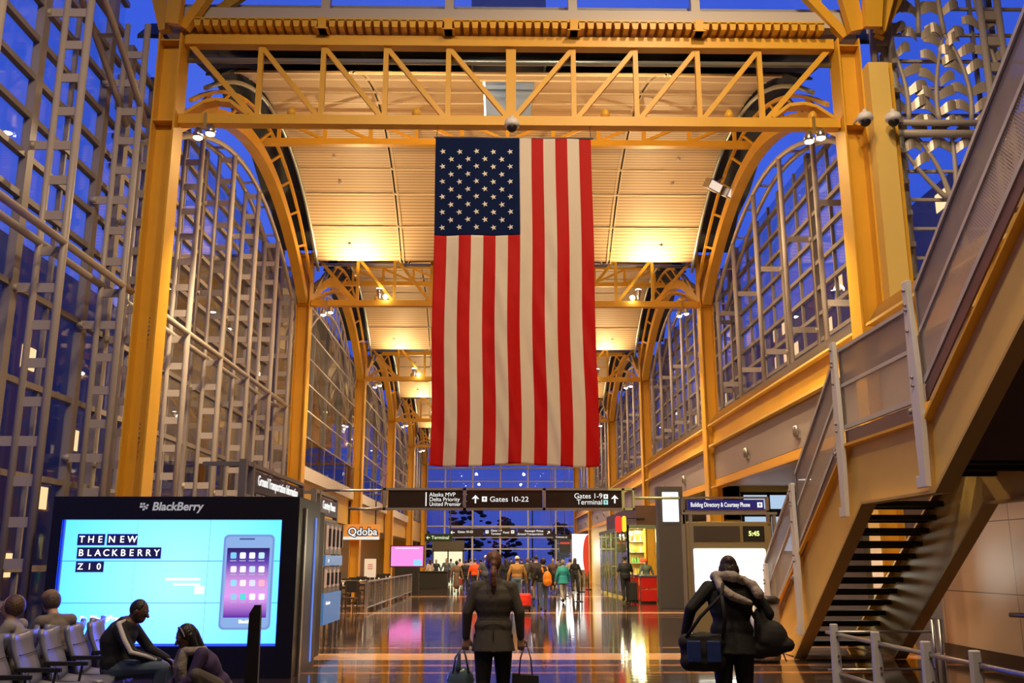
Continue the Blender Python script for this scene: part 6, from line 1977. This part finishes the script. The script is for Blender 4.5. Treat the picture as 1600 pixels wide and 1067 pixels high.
# --- seated people on the back to back row at the left edge (facing -x)
P = seated(.15); P['head'] = V3(.02, .20, 1.15); P['wrr'] = V3(.08, .24, 1.06); P['elr'] = V3(.22, .30, .78); P['hdr'] = V3(0, 0, 1)
person('seated brown haired person leaning on one hand at the far left edge', (on_y(50, 960, 9.9).x, 9.9, 0), PI*.55, P, SKIN_T, hair_m('brown2', (.10, .055, .035)), 'bob', cloth('cream', (.30, .28, .26)), cloth('dark2', (.03, .03, .04)), hi=False, female=True)
P = seated(.1)
person('seated person in a tan cap and pale coat, seen from behind at far left', (on_y(100, 960, 10.7).x, 10.7, 0), PI*.35, P, SKIN, hair_m('greybrown', (.10, .07, .055)), 'bob', cloth('beige', (.20, .17, .15)), cloth('dark2', (.03, .03, .04)), hat=((.26, .16, .09), 'cap_back', 'tan'))

# --- the crowd. (px, foot py, head py decides the size) seen mostly from behind
def crowd(label, px, py, rz=0, hgt=1.0, stride=.12, skin=SKIN, hair=(.03, .02, .015), hs='short', top=(.02, .02, .02), bot=(.02, .02, .03), **kw):
    q = on_floor(px, py)
    P = standing(stride, kw.pop('arms', ((.1, .1), (.0, .1))), female=kw.get('female', False))
    nm = '%02d%02d%02d' % tuple(int(min(.99, c)*99) for c in top); nb = '%02d%02d%02d' % tuple(int(min(.99, c)*99) for c in bot); nh = '%02d' % int(hair[0]*99)
    return person(label, (q.x, q.y, 0), rz, P, skin, hair_m('c'+nh, hair), hs, cloth('t'+nm, top), cloth('b'+nb, bot), scale=hgt*1.0, **kw)
crowd('man in a tan jacket, jeans and cream cap pulling a red suitcase', 808, 946, 0, 1.02, .16, top=(.42, .22, .06), bot=(.16, .24, .34), hat=((.75, .70, .62), 'cap', 'cream'), fat=.03, long_top=-.02)
crowd('person in black and jeans with an orange backpack, right of centre crowd', 849, 958, .1, .98, .14, top=(.012, .012, .014), bot=(.07, .10, .15), hair=(.015, .01, .01), hs='bob', fat=.01)
crowd('tall man in a dark brown jacket and khaki trousers walking away', 838, 941, 0, 1.05, .12, top=(.045, .03, .025), bot=(.16, .13, .09), hs='short', fat=.04, long_top=.05)
crowd('person in a teal top and pale trousers right of the orange backpack', 880, 942, .3, .95, .16, top=(.03, .36, .36), bot=(.42, .40, .36), hair=(.3, .26, .2), hs='bob', female=True, long_top=.12, fat=.03)
crowd('woman in a tan dress at the left of the crowd', 713, 928, 0, .93, .05, skin=SKIN_T, top=(.18, .12, .08), bot=(.18, .12, .08), hair=(.015, .01, .01), hs='bob', female=True, sleeve=.5, skirt=True)
crowd('person in a black shirt between the tan dress and the orange shirt', 727, 926, 0, .95, .08, top=(.012, .012, .016), bot=(.03, .03, .04), hs='short')
crowd('person in a bright orange shirt in the crowd', 742, 930, 0, .98, .08, top=(.85, .10, .015), bot=(.03, .03, .05), hs='short', sleeve=.5, fat=.03)
crowd('man in a grey shirt and white cap just left of the walking woman', 759, 935, 0, 1.06, .08, top=(.10, .11, .13), bot=(.05, .05, .07), hat=((.85, .84, .82), 'cap', 'white'), sleeve=.5, fat=.03)
crowd('person in black half hidden right of the walking woman', 791, 934, 0, .98, .08, top=(.014, .012, .012), bot=(.02, .02, .02), hs='long', female=True)
crowd('person in a dark olive coat right of the tan jacket man', 824, 930, .2, 1.0, .08, top=(.06, .07, .05), bot=(.03, .03, .03), hs='bob', hair=(.14, .08, .04), female=True, long_top=.15)
crowd('person in a brown coat facing the camera behind the orange backpack', 864, 926, PI, 1.0, .08, skin=SKIN_T, top=(.09, .05, .035), bot=(.03, .03, .03), hs='short')
crowd('slim woman all in black standing by the queue posts', 899, 926, -.5, 1.0, .08, skin=SKIN_T, top=(.012, .012, .014), bot=(.012, .012, .014), hs='long', female=True)
crowd('man in a dark shirt standing at right in front of the sweet shop', 978, 942, .2, 1.04, .04, skin=SKIN_T, top=(.020, .026, .028), bot=(.012, .012, .018), hs='short', fat=.035, sleeve=.5)
crowd('shopkeeper in a red cap behind the wide red counter', 1011, 933, PI, .97, 0, skin=SKIN_T, top=(.10, .13, .12), bot=(.03, .03, .03), hat=((.75, .06, .03), 'cap', 'red'))
crowd('person in a white top with a dark jacket at the service desk', 671, 918, .8, .98, .02, top=(.55, .50, .46), bot=(.03, .03, .04), hs='long', female=True)
crowd('person in dark clothes behind the service desk, left one', 681, 912, PI, .97, 0, top=(.03, .035, .05), bot=(.03, .03, .04), hs='short')
crowd('person in a grey top at the service desk, right one', 697, 915, PI*.9, 1.02, 0, top=(.12, .14, .16), bot=(.03, .03, .04), hs='short')
crowd('far person in a pale shirt behind the orange shirt', 735, 916, 0, 1.0, .06, top=(.32, .30, .36), bot=(.04, .04, .05), hs='short')
crowd('far person in a pink top behind the tan dress', 718, 916, 0, 1.0, .06, top=(.62, .38, .38), bot=(.04, .04, .05), hs='short', hair=(.10, .06, .04))
crowd('far person in black behind the dark brown jacket', 815, 917, 0, 1.02, .06, top=(.02, .02, .03), bot=(.02, .02, .02), hs='short')
crowd('far person in a navy coat between tan jacket and olive coat', 830, 914, 0, 1.04, .06, top=(.02, .03, .07), bot=(.02, .02, .02), hs='short')
crowd('far person in a dark green top at the back of the crowd centre', 780, 915, 0, 1.02, .06, top=(.03, .06, .04), bot=(.02, .02, .02), hs='bob', female=True)
crowd('far person in a light blue shirt at the back, left of the orange shirt', 704, 913, 0, 1.0, .05, top=(.25, .33, .45), bot=(.04, .04, .05))
crowd('far person in a maroon top at the back, just right of the orange shirt', 751, 914, 0, 1.0, .05, top=(.22, .03, .03), bot=(.04, .04, .05), hs='bob', female=True)
crowd('far person in a grey hooded top behind the teal top person', 872, 916, 0, 1.0, .05, top=(.16, .16, .17), bot=(.04, .04, .05))
crowd('far person in a pale jacket near the white display', 891, 913, 0, 1.0, .05, top=(.48, .42, .36), bot=(.05, .05, .06), hs='bob', female=True)
crowd('far person in a black coat under the far sign row, centre', 799, 913, 0, 1.05, .05, top=(.015, .015, .017), bot=(.02, .02, .02))
# luggage of the crowd
q = on_floor(820, 955)
sc1 = empty('rolling_suitcase', q, label='bright red rolling suitcase with black base behind the tan jacket man', cat='suitcase')
REDS = mat('suitcase_red', (.80, .035, .025), .45, bump=.2, bscale=12)
m = MB(); m.box(-.20, .20, -.12, .12, .16, .56); m.build('body', REDS, sc1, bevel=.05)
m = MB(); m.box(-.20, .20, -.13, .13, .06, .17); m.build('base', BLACK, sc1, bevel=.01)
m = MB(); m.box(-.13, .13, -.145, -.12, .30, .50); m.build('pocket', REDS, sc1, bevel=.01)
m = MB(); m.tube([(-.10, .05, .55), (-.10, .12, .98), (.10, .12, .98), (.10, .05, .55)], .012, 6); m.build('pull_handle', STEEL, sc1)
for sx in (-.15, .15):
    m = MB(); m.lathe((sx, 0, .05), [(.05, -.02), (.05, .02)], 12, 'x'); m.build('wheel', BLACK, sc1)
q = on_floor(849, 958)
bk = empty('backpack', (q.x+.12, q.y-.17, 0), rz=.35, label='bright orange backpack worn by the person in black', cat='backpack')
ORG = mat('orange_nylon', (.90, .28, .015), .5, bump=.3, bscale=10)
b = Blob(); b.ball((0, 0, 1.06), 1, (.15, .12, .22)); b.ball((0, -.02, .96), 1, (.15, .12, .14)); b.done('body', ORG, bk, .016, 2)
m = MB(); m.tube([(-.10, .08, 1.22), (-.12, .12, 1.36), (-.10, .20, 1.38)], .03, 8); m.tube([(.06, .08, 1.22), (.05, .14, 1.38)], .03, 8); m.build('strap', ORG, bk)
q = on_floor(722, 921)
rb_ = empty('handheld_bag', q, label='dark red bag carried beside the woman in the tan dress', cat='bag')
m = MB(); m.box(-.17, .17, -.08, .08, .25, .62); m.build('body', mat('maroon_bag', (.35, .03, .02), .5), rb_, bevel=.04); m = MB(); m.tube([(-.1, 0, .6), (-.05, 0, .78), (.05, 0, .78), (.1, 0, .6)], .012, 6); m.build('handle', BLACK, rb_)
q = on_floor(989, 942)
bc_ = empty('shoulder_case', q, label='black travel case standing beside the man in the dark shirt', cat='case')
m = MB(); m.box(-.17, .17, -.12, .12, .08, .78); m.build('body', BLACKM, bc_, bevel=.04); m = MB(); m.tube([(-.08, 0, .78), (-.08, .03, 1.0), (.08, .03, 1.0), (.08, 0, .78)], .012, 6); m.build('handle', STEEL, bc_)
m = MB(); m.lathe((-.1, 0, .04), [(.04, -.02), (.04, .02)], 10, 'x'); m.lathe((.1, 0, .04), [(.04, -.02), (.04, .02)], 10, 'x'); m.build('wheel', BLACK, bc_)
